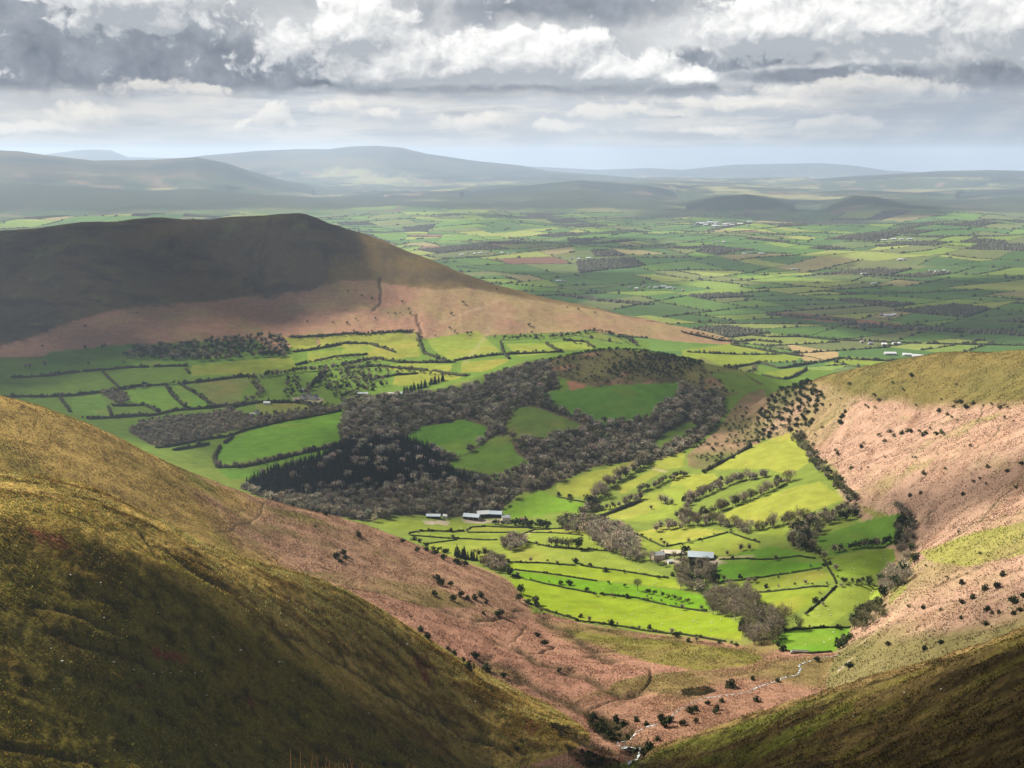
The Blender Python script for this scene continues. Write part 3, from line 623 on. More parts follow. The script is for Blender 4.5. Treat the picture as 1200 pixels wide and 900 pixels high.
w = bpy.data.worlds.new('World'); S.world = w; w.use_nodes = True; nt = w.node_tree; X.nt = nt
for n in list(nt.nodes): nt.nodes.remove(n)
out = nt.nodes.new('ShaderNodeOutputWorld')
tc = nt.nodes.new('ShaderNodeTexCoord'); sp = nt.nodes.new('ShaderNodeSeparateXYZ'); nt.links.new(tc.outputs['Generated'], sp.inputs[0])
dx, dy, dz = X(sp.outputs[0]), X(sp.outputs[1]), X(sp.outputs[2])
U = X.op('ARCTAN2', dx, dy)                         # azimuth, rad
hyp = X.op('SQRT', dx * dx + dy * dy)
E = dz / xmax(hyp, 0.02)                            # tangent of elevation
wv = vec(U, E * 1.6, 0.0)
w1 = xnoise(wv, 11, 3); w2 = xnoise(vec(U + 7.3, E * 1.6), 11, 3)
f1 = xnoise(wv, 60, 3); f2 = xnoise(vec(U + 3.9, E * 1.6), 60, 3)
Uw = U + (w1 - .5) * .028 + (f1 - .5) * .008; Ew = E + (w2 - .5) * .012 + (f2 - .5) * .006
P = vec(Uw, Ew * 1.12); Pd = vec(Uw - .0040, Ew * 1.12 + .0075)    # second sample a step toward the sun (up, left)
def puff(q): return xbillow(q, 24, 2, .5) * .50 + xbillow(q, 62, 2, .5) * .32 + xbillow(q, 150, 2, .5) * .18
b0 = puff(P); b1 = puff(Pd)
n0 = xnoise(P, 30, 6, .56); n1 = xnoise(Pd, 30, 6, .56)
relief = (b0 - b1) * 1.25 + (n0 - n1) * .55
def lobe(px, py, rx, ry, amp=1.0):
    return (math.atan((px - 600) / F), math.tan(math.atan((450 - py) / F) - PITCH), rx / F, ry / F, amp)
def union(ls, ux, ex, k=.15):
    r = None
    for u0, e0, ru, re, amp in ls:
        a = (ux - u0) * (1 / ru); b = (ex - e0) * (1 / re)
        l = xmax(1.0 - X.op('SQRT', a * a + b * b), -1.0) * amp
        r = l if r is None else X.op('SMOOTH_MAX', r, l, k)
    return r
# high veil and the pale gap under the cloud deck
sky_lo = xmix(xstep(-.3, .5, U + (xnoise(vec(U, E * 6), 5, 4) - .5) * .5), (.60, .625, .65), (.44, .475, .525))
streak = xnoise(vec(U * .8, E * 7), 12, 6, .62)
sky_lo = xmix(xstep(.42, .68, streak + (b0 - .6) * .35) * .75, sky_lo, (.77, .75, .71))
sky_lo = xmix(xstep(.52, .75, xnoise(vec(U * .8 + 2.0, E * 8), 9, 5, .6)) * xstep(.004, .03, E) * .75, sky_lo, (.37, .40, .45))
sky_lo = xmix(xstep(.014, -.004, E) * .5, sky_lo, (.62, .65, .68))
# grey deck above the cloud base
deck_n = xnoise(vec(Uw, Ew * 2.4), 9, 6, .58)
deck_c = xmix(xc(deck_n * 1.8 - .42 + relief * .35), (.43, .46, .485), (.78, .78, .775))
base = .049 + (xnoise(vec(U, 0.0), 7, 3) - .5) * .014
deck_m = xstep(-.004, .008, Ew - base + (n0 - .5) * .012)
col = xmix(deck_m * .95, sky_lo, deck_c)
# dark undersides
dk = union([lobe(30, 58, 300, 66, 1.15), lobe(240, 78, 210, 36, 1.1), lobe(370, 97, 130, 15), lobe(560, 109, 220, 12), lobe(760, 107, 130, 11), lobe(870, 70, 120, 14), lobe(1090, 114, 170, 24), lobe(970, 90, 130, 12), lobe(650, 8, 190, 22, .6), lobe(1180, 94, 110, 26, .9)], Uw, Ew)
cutn = E - .0535 + (n0 - .5) * .013 + (xnoise(vec(U, 0.0), 14, 4) - .5) * .010
cut = xstep(-.005, .005, cutn)
dkm = xstep(-.12, .45, dk + (n0 - .5) * 1.1 + (b0 - .6) * .4) * (.25 + .75 * xstep(-.010, .000, cutn))
dk_c = xmix(xc(n0 * 1.5 - .35 + relief * .6 + (Ew - .06) * 3.5), (.125, .152, .195), (.34, .37, .42))
col = xmix(dkm * .94, col, dk_c)
# sunlit heaps standing on the flat base
HEAPS = [lobe(160, 2, 90, 42, .9), lobe(428, 36, 58, 46), lobe(475, 78, 85, 40), lobe(545, 72, 75, 38), lobe(630, 70, 95, 38), lobe(710, 82, 90, 24), lobe(785, 92, 55, 13), lobe(345, 60, 55, 26, .35), lobe(895, 34, 85, 42, .95), lobe(1030, 34, 115, 40, .85), lobe(1185, 30, 100, 50, .85)]
LOWS = [lobe(1010, 106, 110, 13, .75), lobe(880, 122, 110, 8, .7), lobe(326, 136, 24, 15, .95), lobe(336, 143, 18, 7, .8), lobe(105, 137, 38, 16, .8), lobe(75, 150, 60, 8, .7), lobe(15, 154, 45, 7, .6), lobe(190, 104, 40, 11, .6), lobe(240, 108, 26, 8, .6), lobe(695, 134, 34, 8, .7), lobe(745, 130, 26, 6, .7), lobe(780, 133, 30, 6, .6), lobe(980, 149, 60, 8, .55), lobe(400, 126, 36, 11, .55), lobe(450, 134, 30, 8, .5), lobe(290, 142, 10, 6, .6), lobe(560, 143, 60, 8, .45), lobe(650, 150, 50, 7, .45), lobe(820, 152, 60, 6, .4)]
br = union(HEAPS, Uw, Ew); br1 = union(HEAPS, Uw - .006, Ew + .012)
lo = union(LOWS, Uw, Ew); lo1 = union(LOWS, Uw - .003, Ew + .006)
edge = (b0 - .64) * 3.0 + (n0 - .5) * .7
brm = xstep(-.02, .34, br * 1.35 + edge) * cut * .96
lom = xstep(.05, .50, lo * 1.25 + edge * 1.0) * .62
br_c = xmix(xc(.30 + relief * 1.7 + (br - br1) * 1.3 + (n0 - .5) * .45 + (E - .085) * 4.0), (.41, .44, .472), (1.0, .985, .955))
lo_c = xmix(xc(.50 + relief * 1.2 + (lo - lo1) * .9), (.52, .54, .565), (.98, .93, .84))
col = xmix(lom, col, lo_c)
col = xmix(brm, col, br_c)
# rain hanging below the deck on the right
slant = U - E * .9
rain = xstep(.16, .30, slant + (xnoise(vec(slant, 0.0), 16, 3) - .5) * .10) * xstep(.062, .030, E)
shaft = xnoise(vec(slant, E * .15), 38, 3, .6)
col = xmix(rain * (.25 + shaft * .85), col, (.345, .395, .465))
pale = xstep(.05, .02, X.op('ABSOLUTE', slant - .06 + (xnoise(vec(slant, 0.0), 22, 3) - .5) * .05)) * xstep(.045, .015, E) * .4
col = xmix(pale, col, (.66, .69, .72))
# overhead the deck is heavy and grey
over = xstep(.14, .5, E)
ov_c = xmix(xc(xnoise(vec(dx / xmax(dz, .1), dy / xmax(dz, .1)), 1.3, 5) * 2.4 - .75), (.16, .18, .215), (.42, .45, .49))
col = xmix(over, col, ov_c)
hole = xstep(.62, .72, xnoise(vec(dx / xmax(dz, .1) + 3.1, dy / xmax(dz, .1)), .8, 4)) * over * .8
ns = nt.nodes.new('ShaderNodeTexSky'); ns.sky_type = 'NISHITA'; ns.sun_disc = False; ns.sun_elevation = SUN_EL; ns.sun_rotation = math.atan2(SUN_DIR.x, SUN_DIR.y); ns.altitude = 600
bg0 = nt.nodes.new('ShaderNodeBackground'); nt.links.new(ns.outputs[0], bg0.inputs[0]); bg0.inputs[1].default_value = .10
bg1 = nt.nodes.new('ShaderNodeBackground'); nt.links.new(col, bg1.inputs[0]); bg1.inputs[1].default_value = SKY_K if 'SKY_K' in globals() else .42
mx = nt.nodes.new('ShaderNodeMixShader'); nt.links.new((1.0 - hole).s, mx.inputs[0]); nt.links.new(bg0.outputs[0], mx.inputs[1]); nt.links.new(bg1.outputs[0], mx.inputs[2])
nt.links.new(mx.outputs[0], out.inputs[0])
w.cycles.sampling_method = 'NONE'
# ------------------------------------------------------------------ ground sheet
def mat_new(name):
    m = bpy.data.materials.new(name); m.use_nodes = True; nt = m.node_tree
    for n in list(nt.nodes): nt.nodes.remove(n)
    o = nt.nodes.new('ShaderNodeOutputMaterial'); return m, nt, o
def simple_mat(name, col, rough=.9, noise=0.0, scale=2.0, spec=.2, metal=0.0):
    m, nt, o = mat_new(name); p = nt.nodes.new('ShaderNodeBsdfPrincipled'); nt.links.new(p.outputs[0], o.inputs[0])
    p.inputs['Roughness'].default_value = rough; p.inputs['Specular IOR Level'].default_value = spec; p.inputs['Metallic'].default_value = metal
    p.inputs['Base Color'].default_value = (*col, 1)
    if noise:
        g = nt.nodes.new('ShaderNodeNewGeometry'); t = nt.nodes.new('ShaderNodeTexNoise'); t.inputs['Scale'].default_value = scale; t.inputs['Detail'].default_value = 5; nt.links.new(g.outputs['Position'], t.inputs['Vector'])
        mr = nt.nodes.new('ShaderNodeMapRange'); mr.inputs['From Min'].default_value = .25; mr.inputs['From Max'].default_value = .75; mr.inputs['To Min'].default_value = 1 - noise; mr.inputs['To Max'].default_value = 1 + noise; nt.links.new(t.outputs[0], mr.inputs[0])
        mx = nt.nodes.new('ShaderNodeMix'); mx.data_type = 'RGBA'; mx.blend_type = 'MULTIPLY'; mx.inputs[0].default_value = 1; mx.inputs[6].default_value = (*col, 1); nt.links.new(mr.outputs[0], mx.inputs[7]); nt.links.new(mx.outputs[2], p.inputs['Base Color'])
    return m
def attr_mat(name, noise=.35, scale=1.2, rough=.95, spec=.1, rnd=.18):
    """albedo from the mesh's own colour attribute, varied by noise and from object to object"""
    m, nt, o = mat_new(name); p = nt.nodes.new('ShaderNodeBsdfDiffuse'); nt.links.new(p.outputs[0], o.inputs[0]); p.inputs['Roughness'].default_value = 0
    a = nt.nodes.new('ShaderNodeAttribute'); a.attribute_name = 'col'
    X.nt = nt
    g = nt.nodes.new('ShaderNodeNewGeometry'); t = nt.nodes.new('ShaderNodeTexNoise'); t.inputs['Scale'].default_value = scale; t.inputs['Detail'].default_value = 2; nt.links.new(g.outputs['Position'], t.inputs['Vector'])
    oi = nt.nodes.new('ShaderNodeObjectInfo')
    f = 1.0 + (X(t.outputs[0]) - .5) * (2 * noise) + (X(oi.outputs['Random']) - .5) * (2 * rnd)
    mx = nt.nodes.new('ShaderNodeMix'); mx.data_type = 'RGBA'; mx.blend_type = 'MULTIPLY'; mx.inputs[0].default_value = 1; nt.links.new(a.outputs['Color'], mx.inputs[6]); nt.links.new(f.s, mx.inputs[7]); nt.links.new(mx.outputs[2], p.inputs['Color'])
    return m
def mesh_np(name, co, quads=None, tris=None, col=None, mat=None, smooth=False):
    me = bpy.data.meshes.new(name); co = np.asarray(co, np.float32); me.vertices.add(len(co)); me.vertices.foreach_set('co', co.ravel())
    idx = []; tot = []
    if quads is not None and len(quads): idx.append(np.asarray(quads, np.int32).ravel()); tot.append(np.full(len(quads), 4, np.int32))
    if tris is not None and len(tris): idx.append(np.asarray(tris, np.int32).ravel()); tot.append(np.full(len(tris), 3, np.int32))
    idx = np.concatenate(idx); tot = np.concatenate(tot)
    me.loops.add(len(idx)); me.loops.foreach_set('vertex_index', idx)
    me.polygons.add(len(tot)); me.polygons.foreach_set('loop_start', np.concatenate([[0], np.cumsum(tot)[:-1]]).astype(np.int32)); me.polygons.foreach_set('loop_total', tot)
    if smooth: me.polygons.foreach_set('use_smooth', np.ones(len(tot), bool))
    me.update()
    if col is not None:
        at = me.attributes.new('col', 'FLOAT_COLOR', 'POINT'); c = np.ones((len(co), 4), np.float32); c[:, :3] = col; at.data.foreach_set('color', c.ravel())
    if mat: me.materials.append(mat)
    return me
def link(name, me, parent=None, loc=None, rz=0.0, scale=None):
    o = bpy.data.objects.new(name, me); COL.objects.link(o)
    if parent: o.parent = parent
    if loc is not None: o.location = loc
    if rz: o.rotation_euler = (0, 0, rz)
    if scale is not None: o.scale = scale if hasattr(scale, '__len__') else (scale,) * 3
    return o
def tag(o, label=None, cat=None, group=None, kind=None):
    if label: o['label'] = label
    if cat: o['category'] = cat
    if group: o['group'] = group
    if kind: o['kind'] = kind
    return o

r_ = np.arange(NR - 1)[:, None] * NC + np.arange(NC - 1)[None]
quads = np.stack([r_, r_ + 1, r_ + NC + 1, r_ + NC], -1).reshape(-1, 4)
co = np.stack([GX, GY, Z + CAM_Z], -1).reshape(-1, 3)
gm, nt, o = mat_new('ground_cover'); X.nt = nt
p = nt.nodes.new('ShaderNodeBsdfDiffuse'); nt.links.new(p.outputs[0], o.inputs[0])
a = nt.nodes.new('ShaderNodeAttribute'); a.attribute_name = 'col'; ka = nt.nodes.new('ShaderNodeAttribute'); ka.attribute_name = 'rough'
g = nt.nodes.new('ShaderNodeNewGeometry')
def n3(sc, det, ro=.55):
    t = nt.nodes.new('ShaderNodeTexNoise'); t.inputs['Scale'].default_value = sc; t.inputs['Detail'].default_value = det; t.inputs['Roughness'].default_value = ro; nt.links.new(g.outputs['Position'], t.inputs['Vector']); return X(t.outputs[0])
kk = X(ka.outputs['Fac'])
f1 = n3(.55, 5, .65); f2 = n3(.06, 4, .6); f3 = n3(.16, 3, .6)
br_ = 1.0 + (f1 - .5) * (kk * 1.5 + .42) + (f2 - .5) * .8 + (f3 - .5) * (kk * .9)
fl_ = xstep(.54, .66, n3(1.15, 3, .6)); dark = xmax(xstep(.60, .74, n3(.30, 5, .7)) * kk * .55, fl_ * kk * .62)                                  # rushes, peat and heather tussocks
warm = nt.nodes.new('ShaderNodeMix'); warm.data_type = 'RGBA'; nt.links.new(dark.s, warm.inputs[0]); nt.links.new(a.outputs['Color'], warm.inputs[6]); warm.inputs[7].default_value = (.040, .030, .012, 1)
mx = nt.nodes.new('ShaderNodeMix'); mx.data_type = 'RGBA'; mx.blend_type = 'MULTIPLY'; mx.inputs[0].default_value = 1; nt.links.new(warm.outputs[2], mx.inputs[6]); nt.links.new(br_.s, mx.inputs[7]); nt.links.new(mx.outputs[2], p.inputs['Color'])
bp = nt.nodes.new('ShaderNodeBump'); bp.inputs['Distance'].default_value = 1.6; nt.links.new(f1.s, bp.inputs['Height']); nt.links.new((kk * .9 + .08).s, bp.inputs['Strength']); nt.links.new(bp.outputs[0], p.inputs['Normal'])
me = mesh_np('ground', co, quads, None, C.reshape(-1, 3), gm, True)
at = me.attributes.new('rough', 'FLOAT', 'POINT'); at.data.foreach_set('value', K.ravel().astype(np.float32))
tag(link('ground', me), 'open hill and valley land with moor, bracken and pasture', kind='structure')
del quads, co
# ------------------------------------------------------------------ plants: shapes as (verts, tris, colours)
vr = np.random.default_rng(11)
def unit(v): return v / (np.linalg.norm(v, axis=-1, keepdims=True) + 1e-9)
def tube(pts, rad, sides=5):
    pts = np.asarray(pts, float); n = len(pts); V_, T_ = [], []
    for i in range(n):
        d = pts[min(i + 1, n - 1)] - pts[max(i - 1, 0)]; d = d / (np.linalg.norm(d) + 1e-9)
        a = np.cross(d, [0.31, .95, .05]); a /= np.linalg.norm(a) + 1e-9; b = np.cross(d, a)
        for k in range(sides):
            t = 2 * PI * k / sides; V_.append(pts[i] + rad[i] * (a * math.cos(t) + b * math.sin(t)))
    for i in range(n - 1):
        for k in range(sides):
            p0 = i * sides + k; p1 = i * sides + (k + 1) % sides; T_ += [(p0, p1, p1 + sides), (p0, p1 + sides, p0 + sides)]
    return np.array(V_), np.array(T_)
def slivers(base, dirs, length, width):
    n = len(base); side = unit(np.cross(dirs, vr.normal(size=(n, 3)))) * (width[:, None] / 2)
    tip = base + dirs * length[:, None]
    Vv = np.stack([base - side, base + side, tip + side * .25], 1).reshape(-1, 3); return Vv, np.arange(3 * n).reshape(-1, 3)
def leaves(cent, size, up=.4):
    n = len(cent); nrm = unit(vr.normal(size=(n, 3)) + [0, 0, up]); a = unit(np.cross(nrm, vr.normal(size=(n, 3)))); b = np.cross(nrm, a)
    s = size[:, None]; Vv = np.stack([cent + a * s, cent - a * s * .6 + b * s * .8, cent - a * s * .5 - b * s * .8], 1).reshape(-1, 3); return Vv, np.arange(3 * n).reshape(-1, 3)
def join(parts):
    Vs, Ts, Cs = [], [], []; o = 0
    for v, t, c in parts:
        Vs.append(v); Ts.append(np.asarray(t) + o); Cs.append(np.broadcast_to(c, v.shape)); o += len(v)
    return np.concatenate(Vs), np.concatenate(Ts), np.concatenate(Cs)
def vary(n, col, amt, per=3):
    c = np.asarray(col)[None] * (1 + amt * (vr.random((n, 1)) * 2 - 1)) * (1 + .12 * (vr.random((n, 3)) * 2 - 1)); return np.repeat(c, per, 0)
BARK = (.085, .072, .056)
def bare_tree(ntw=650, nl=9, wide=.62, col=(.215, .180, .128), fine=1.0, trunk_h=.16, blush=None):
    """leafless broadleaf, height 1: returns trunk, crown"""
    lean = vr.normal(0, .03, 2); top = np.array([lean[0], lean[1], trunk_h + .12])
    tr = [(*tube([(0, 0, -.03), (lean[0] * .4, lean[1] * .4, trunk_h * .5), top], [.030, .022, .016], 6), BARK)]
    cr = []; cz = .55 + (trunk_h - .16) * .45; rr = np.array([wide / 2, wide / 2, 1.0 - cz]); ends = []
    for i in range(nl):
        a = 2 * PI * (i + vr.random() * .7) / nl; e = vr.uniform(.05, 1.2); q = np.array([math.cos(a) * math.cos(e), math.sin(a) * math.cos(e), math.sin(e)]) * rr * vr.uniform(.62, .95) + [0, 0, cz - .06]
        st = top * vr.uniform(.75, 1.0); mid = (st + q) / 2 + [0, 0, .05] + vr.normal(0, .02, 3)
        cr.append((*tube([st, mid, q], [.012, .007, .003], 4), (.11, .09, .068))); ends += [mid, q]
        for _ in range(3):
            s2 = mid + (q - mid) * vr.random(); q2 = s2 + unit(vr.normal(size=3) + [0, 0, .5] + (q - st) * 2) * vr.uniform(.12, .22); cr.append((*tube([s2, q2], [.005, .002], 3), (.13, .105, .08))); ends.append(q2)
    ends = np.array(ends); b = ends[vr.integers(0, len(ends), ntw)] + vr.normal(0, .055, (ntw, 3)) * [1, 1, .9]
    k = ntw // 2; dirn = unit(vr.normal(size=(k, 3)) + [0, 0, .25]); b[:k] = dirn * rr * (vr.random((k, 1)) ** .4) * .96 + [0, 0, cz]
    out = unit(unit((b - [0, 0, cz - .25]) / rr) + vr.normal(0, .5, (ntw, 3)) + [0, 0, .25])
    v, t = slivers(b, out, vr.uniform(.07, .15, ntw), vr.uniform(.015, .029, ntw) / fine)
    cc = vary(ntw, col, .3)
    if blush is not None:
        m = np.repeat(vr.random(ntw) < .45, 3); cc[m] = vary(int(m.sum() // 3), blush, .3)
    cr.append((v, t, cc)); return join(tr), join(cr)
def leafy(n=420, wide=.9, col=(.026, .036, .014), lumps=7, leaf=.075, base=.05, high=(.05, .06, .02), hfrac=.15):
    """evergreen or scrub crown of leaf clumps, height 1"""
    c = []; a = vr.random(lumps) * 2 * PI; r = vr.random(lumps) ** .5 * wide * .28
    L = np.stack([np.cos(a) * r, np.sin(a) * r, base + .30 + vr.random(lumps) * .42], 1); L[0] = [0, 0, .62]
    R = vr.uniform(.20, .34, lumps) * (wide * .5 + .5)
    k = vr.integers(0, lumps, n); q = unit(vr.normal(size=(n, 3))); cent = L[k] + q * (R[k][:, None]) * (vr.random((n, 1)) ** .3) * [1, 1, .85]
    cent[:, 2] = np.clip(cent[:, 2], .02, 1)
    v, t = leaves(cent, vr.uniform(.6, 1.2, n) * leaf); cc = vary(n, col, .35); m = np.repeat(vr.random(n) < hfrac, 3); cc[m] = vary(int(m.sum() // 3), high, .3)
    trunk = (*tube([(0, 0, -.04), (.01, 0, .2), (.02, .01, .5)], [.035, .028, .012], 5), BARK)
    return join([trunk]), (v, t, cc)
def conifer(n=260, wide=.34, col=(.013, .020, .014)):
    h = 1 - vr.random(n) ** .55 * .92; a = vr.random(n) * 2 * PI; rmax = wide / 2 * (1 - h) ** .85 * vr.uniform(.75, 1.12, n) + .012
    base = np.stack([np.zeros(n), np.zeros(n), h], 1); d = unit(np.stack([np.cos(a), np.sin(a), -.35 + vr.normal(0, .15, n)], 1))
    b = base + d * (rmax * .35)[:, None]; v, t = slivers(b, d, rmax * .8 + .02, vr.uniform(.05, .085, n)); v2 = v.copy()
    trunk = (*tube([(0, 0, -.03), (0, 0, .5), (0, 0, .98)], [.022, .014, .003], 5), (.06, .045, .03))
    return join([trunk]), (v2, t, vary(n, col, .4))
def wood_crown(n=120, col=(.245, .228, .160), wide=1.05, full=True):
    """one tree of a wood seen from far: rounded head of twigs, height 1"""
    q = unit(vr.normal(size=(n, 3)) + [0, 0, .45]); b = q * np.array([wide / 2, wide / 2, .42]) * vr.uniform(.45, .93, (n, 1)) + [0, 0, .55]
    o = unit(q + vr.normal(0, .35, (n, 3)) + [0, 0, .2]); v, t = slivers(b, o, vr.uniform(.10, .20, n), vr.uniform(.028, .055, n))
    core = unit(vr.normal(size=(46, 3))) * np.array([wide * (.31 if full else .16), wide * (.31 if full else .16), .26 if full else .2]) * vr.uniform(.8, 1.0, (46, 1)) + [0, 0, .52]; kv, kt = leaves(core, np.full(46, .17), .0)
    st = [(kv, kt, vary(46, np.array(col) * .62, .25)), (*tube([(0, 0, -.03), (.02, 0, .3), (.03, .02, .62)], [.022, .016, .008], 4), (.10, .085, .07)), (v, t, vary(n, col, .38))]  # inner leaves darkened, so the crown's shade sits in the colour
    for i in range(4):
        a = vr.random() * 6.28; st.append((*tube([(.01, 0, .3), (math.cos(a) * .2, math.sin(a) * .2, .62)], [.012, .004], 3), (.12, .10, .08)))
    return join(st)
def blob(cx, cy, cz, rx, ry, rz_, rot):
    """six-point lumps, all at once (far hedges and woods)"""
    n = len(cx); base = np.array([(1, 0, .35), (0, 1, .35), (-1, 0, .35), (0, -1, .35), (.25, .1, 1), (-.3, -.1, .9), (.8, .8, -.1), (-.8, .8, -.1), (-.8, -.8, -.1), (.8, -.8, -.1)], float)
    P_ = base[None] * np.stack([rx, ry, rz_], 1)[:, None] * vr.uniform(.8, 1.2, (n, 10, 1)); c, s = np.cos(rot)[:, None], np.sin(rot)[:, None]
    Xx = P_[..., 0] * c - P_[..., 1] * s + cx[:, None]; Yy = P_[..., 0] * s + P_[..., 1] * c + cy[:, None]; Zz = P_[..., 2] + cz[:, None]
    tr = np.array([(0, 1, 4), (1, 5, 4), (1, 2, 5), (2, 3, 5), (3, 4, 5), (3, 0, 4), (9, 6, 0), (6, 1, 0), (6, 7, 1), (7, 2, 1), (7, 8, 2), (8, 3, 2), (8, 9, 3), (9, 0, 3)])
    T_ = (tr[None] + (np.arange(n) * 10)[:, None, None]).reshape(-1, 3); return np.stack([Xx, Yy, Zz], -1).reshape(-1, 3), T_
leaf_mat = attr_mat('twigs_and_leaves', .30, 1.5)

PROTO = {
 'bare': [bare_tree(620, 9, w_) for w_ in (.80, .70, .88, .75)],
 'pale': [bare_tree(620, 9, w_, (.29, .25, .185)) for w_ in (.84, .72, .92)],
 'budding': [bare_tree(620, 8, w_, (.185, .155, .095), blush=(.13, .14, .05)) for w_ in (.78, .86, .72)],
 'lone': [bare_tree(900, 11, .68, (.155, .125, .09), fine=1.5, trunk_h=.30, blush=(.14, .135, .05))],
 'ever': [leafy(420, .85) for _ in range(4)],
 'leaf': [leafy(420, .85, (.060, .070, .026), high=(.11, .12, .04), hfrac=.35) for _ in range(3)],
 'bush': [leafy(240, 1.15, (.024, .031, .013), 7, .11, -.16) for _ in range(5)],
 'dullbush': [leafy(200, 1.2, (.060, .058, .026), 5, .10, -.16, (.10, .09, .04), .3) for _ in range(3)],
 'conifer': [conifer(260, .42) for _ in range(4)],
}
PMESH = {}
def proto_mesh(kind, i):
    if (kind, i) not in PMESH:
        nm = {'bush': 'foliage', 'dullbush': 'foliage'}.get(kind, 'crown')
        (tv, tt, tc), (cv, ct, cc) = PROTO[kind][i]
        jv, jt, jc = join([PROTO[kind][i][0], PROTO[kind][i][1]])
        PMESH[kind, i] = (mesh_np('trunk', tv, None, tt, tc, leaf_mat), mesh_np(nm, cv, None, ct, cc, leaf_mat), mesh_np('tree', jv, None, jt, jc, leaf_mat))
    return PMESH[kind, i]
NAME = {'bare': 'bare_tree', 'pale': 'bare_tree', 'budding': 'budding_tree', 'lone': 'bare_tree', 'ever': 'evergreen_tree', 'leaf': 'leafy_tree', 'bush': 'thorn_bush', 'dullbush': 'scrub_bush', 'conifer': 'conifer_tree'}
LOOK = {'bare': 'bare grey-brown tree', 'pale': 'bare pale silvery tree', 'budding': 'bare brown tree with a first green flush', 'lone': 'tall bare tree with an open round crown', 'ever': 'dark evergreen tree', 'leaf': 'olive-green leafing tree', 'bush': 'dark round thorn bush', 'dullbush': 'low dull olive bush', 'conifer': 'dark pointed conifer'}
SHORT = {'bare': 'bare tree', 'pale': 'pale tree', 'budding': 'budding tree', 'lone': 'bare tree', 'ever': 'evergreen', 'leaf': 'leafing tree', 'bush': 'dark bush', 'dullbush': 'dull bush', 'conifer': 'conifer'}
CAT = {'bush': 'bush', 'dullbush': 'bush'}

PLANTS = []      # dict(x, y, kind, h, place, label)
def add_plant(x, y, kind, h, place, label=None): PLANTS.append(dict(x=float(x), y=float(y), kind=kind, h=float(h), place=place, label=label, d=math.hypot(x, y)))
def pick(kinds): return kinds[int(vr.integers(0, len(kinds)))]
def row(pts, step, wid, kinds, h0, h1, place, d0=250, d1=60000):
    P_ = unline(pts, step * .54, d0, d1)
    for q in P_:
        x, y = q + vr.normal(0, 1, 2) * [wid, wid] + vr.normal(0, step * .2, 2); add_plant(x, y, pick(kinds), vr.uniform(h0 * .8, h1 * 1.25), place)
def patch(poly, step, kinds, h0, h1, place, d0=250, d1=60000, keep=1.0, avoid=True):
    W_ = np.array([unproj(p[0], p[1], d0, d1) for p in poly]); mn, mx_ = W_.min(0), W_.max(0)
    xs = np.arange(mn[0], mx_[0], step); ys = np.arange(mn[1], mx_[1], step); gx_, gy_ = np.meshgrid(xs, ys); gx_ = gx_ + vr.uniform(-.45, .45, gx_.shape) * step; gy_ = gy_ + vr.uniform(-.45, .45, gy_.shape) * step
    gx_, gy_ = gx_.ravel(), gy_.ravel(); px, py = world_pix(gx_, gy_, hgt(gx_, gy_)); m = in_poly(px, py, poly) & (vr.random(len(px)) < keep)
    if avoid:
        ri, ci, fr, fc = grid_idx(gx_, gy_); m &= FIELD_ID[ri, ci] == 0
    for x, y in zip(gx_[m], gy_[m]): add_plant(x, y, pick(kinds), vr.uniform(h0, h1), place)
def single(px, py, kind, h, place, label=None, d0=250, d1=60000):
    x, y = unproj(px, py, d0, d1); add_plant(x, y, kind, h, place, label)

# --- trees of the sunlit valley
M = ['bare', 'bare', 'budding', 'pale']; D1 = 1900
patch([(825,702),(850,692),(880,697),(890,714),(870,728),(835,724)], 6.5, ['bare','bare','budding'], 9, 13, 'in the round grove left of the tall lone tree by the stream', 800, D1, .9, False)
patch([(865,726),(890,717),(912,726),(918,740),(908,755),(885,757),(868,746)], 6.0, ['bare','bare','budding','ever'], 9, 14, 'in the lowest grove beside the tall lone tree', 800, D1, .9, False)
patch([(788,668),(810,662),(838,668),(838,685),(815,699),(795,690)], 6.5, ['bare','bare','budding','ever'], 9, 13, 'in the grove just below the white-roofed farm', 800, D1, .9, False)
patch([(683,624),(700,615),(725,618),(745,634),(748,652),(762,661),(745,661),(720,650),(700,644)], 7, ['pale','pale','bare'], 9, 13, 'in the pale strip of wood along the stream above the meadows', 900, D1, .9, False)
patch([(650,611),(690,606),(712,616),(692,627),(660,624)], 7, ['bare','budding','leaf'], 8, 12, 'in the belt of trees behind the long meadows', 1000, D1, .85, False)
row([(603,616),(640,620)], 6, 1.5, ['ever'], 7, 10, 'in the dark belt right of the grey-roofed farm', 1000, D1)
row([(575,614),(600,617)], 6, 1.5, ['ever','leaf'], 4, 7, 'in the dark belt right of the grey-roofed farm', 1000, D1)
row([(687,606),(700,582),(713,571),(735,556),(760,541)], 6.5, 2.5, ['bare','bare','ever','pale'], 9, 14, 'in the tall hedgerow climbing between the upper sunlit fields', 1000, D1)
row([(687,601),(720,595),(752,585)], 6.5, 1.5, M, 6, 10, 'in the short hedgerow right of the small green field above the farm', 1000, D1)
row([(748,578),(785,563),(803,557)], 6.5, 1.5, ['budding','leaf','bare'], 6, 9, 'in the hedgerow beneath the highest small yellow field', 1000, D1)
row([(807,589),(827,581),(863,565),(897,560)], 6.0, 2.0, ['bare','bare','pale'], 8, 12, 'in the upper of the two tree belts between the steep yellow fields', 1000, D1)
row([(800,611),(840,601),(890,581),(927,564)], 5.5, 2.2, ['budding','bare','leaf','pale'], 8, 12, 'in the lower of the two tree belts between the steep yellow fields', 1000, D1)
row([(930,512),(945,529),(960,549),(985,574),(1000,589)], 6, 2.5, ['ever','bare','budding','leaf'], 5, 9, 'in the hedgerow parting the steep fields from the pink bracken', 900, 2100)
row([(768,624),(785,619),(803,618)], 7, 2, ['bare','pale'], 8, 11, 'in the tree row below the broad sunlit slope', 900, D1)
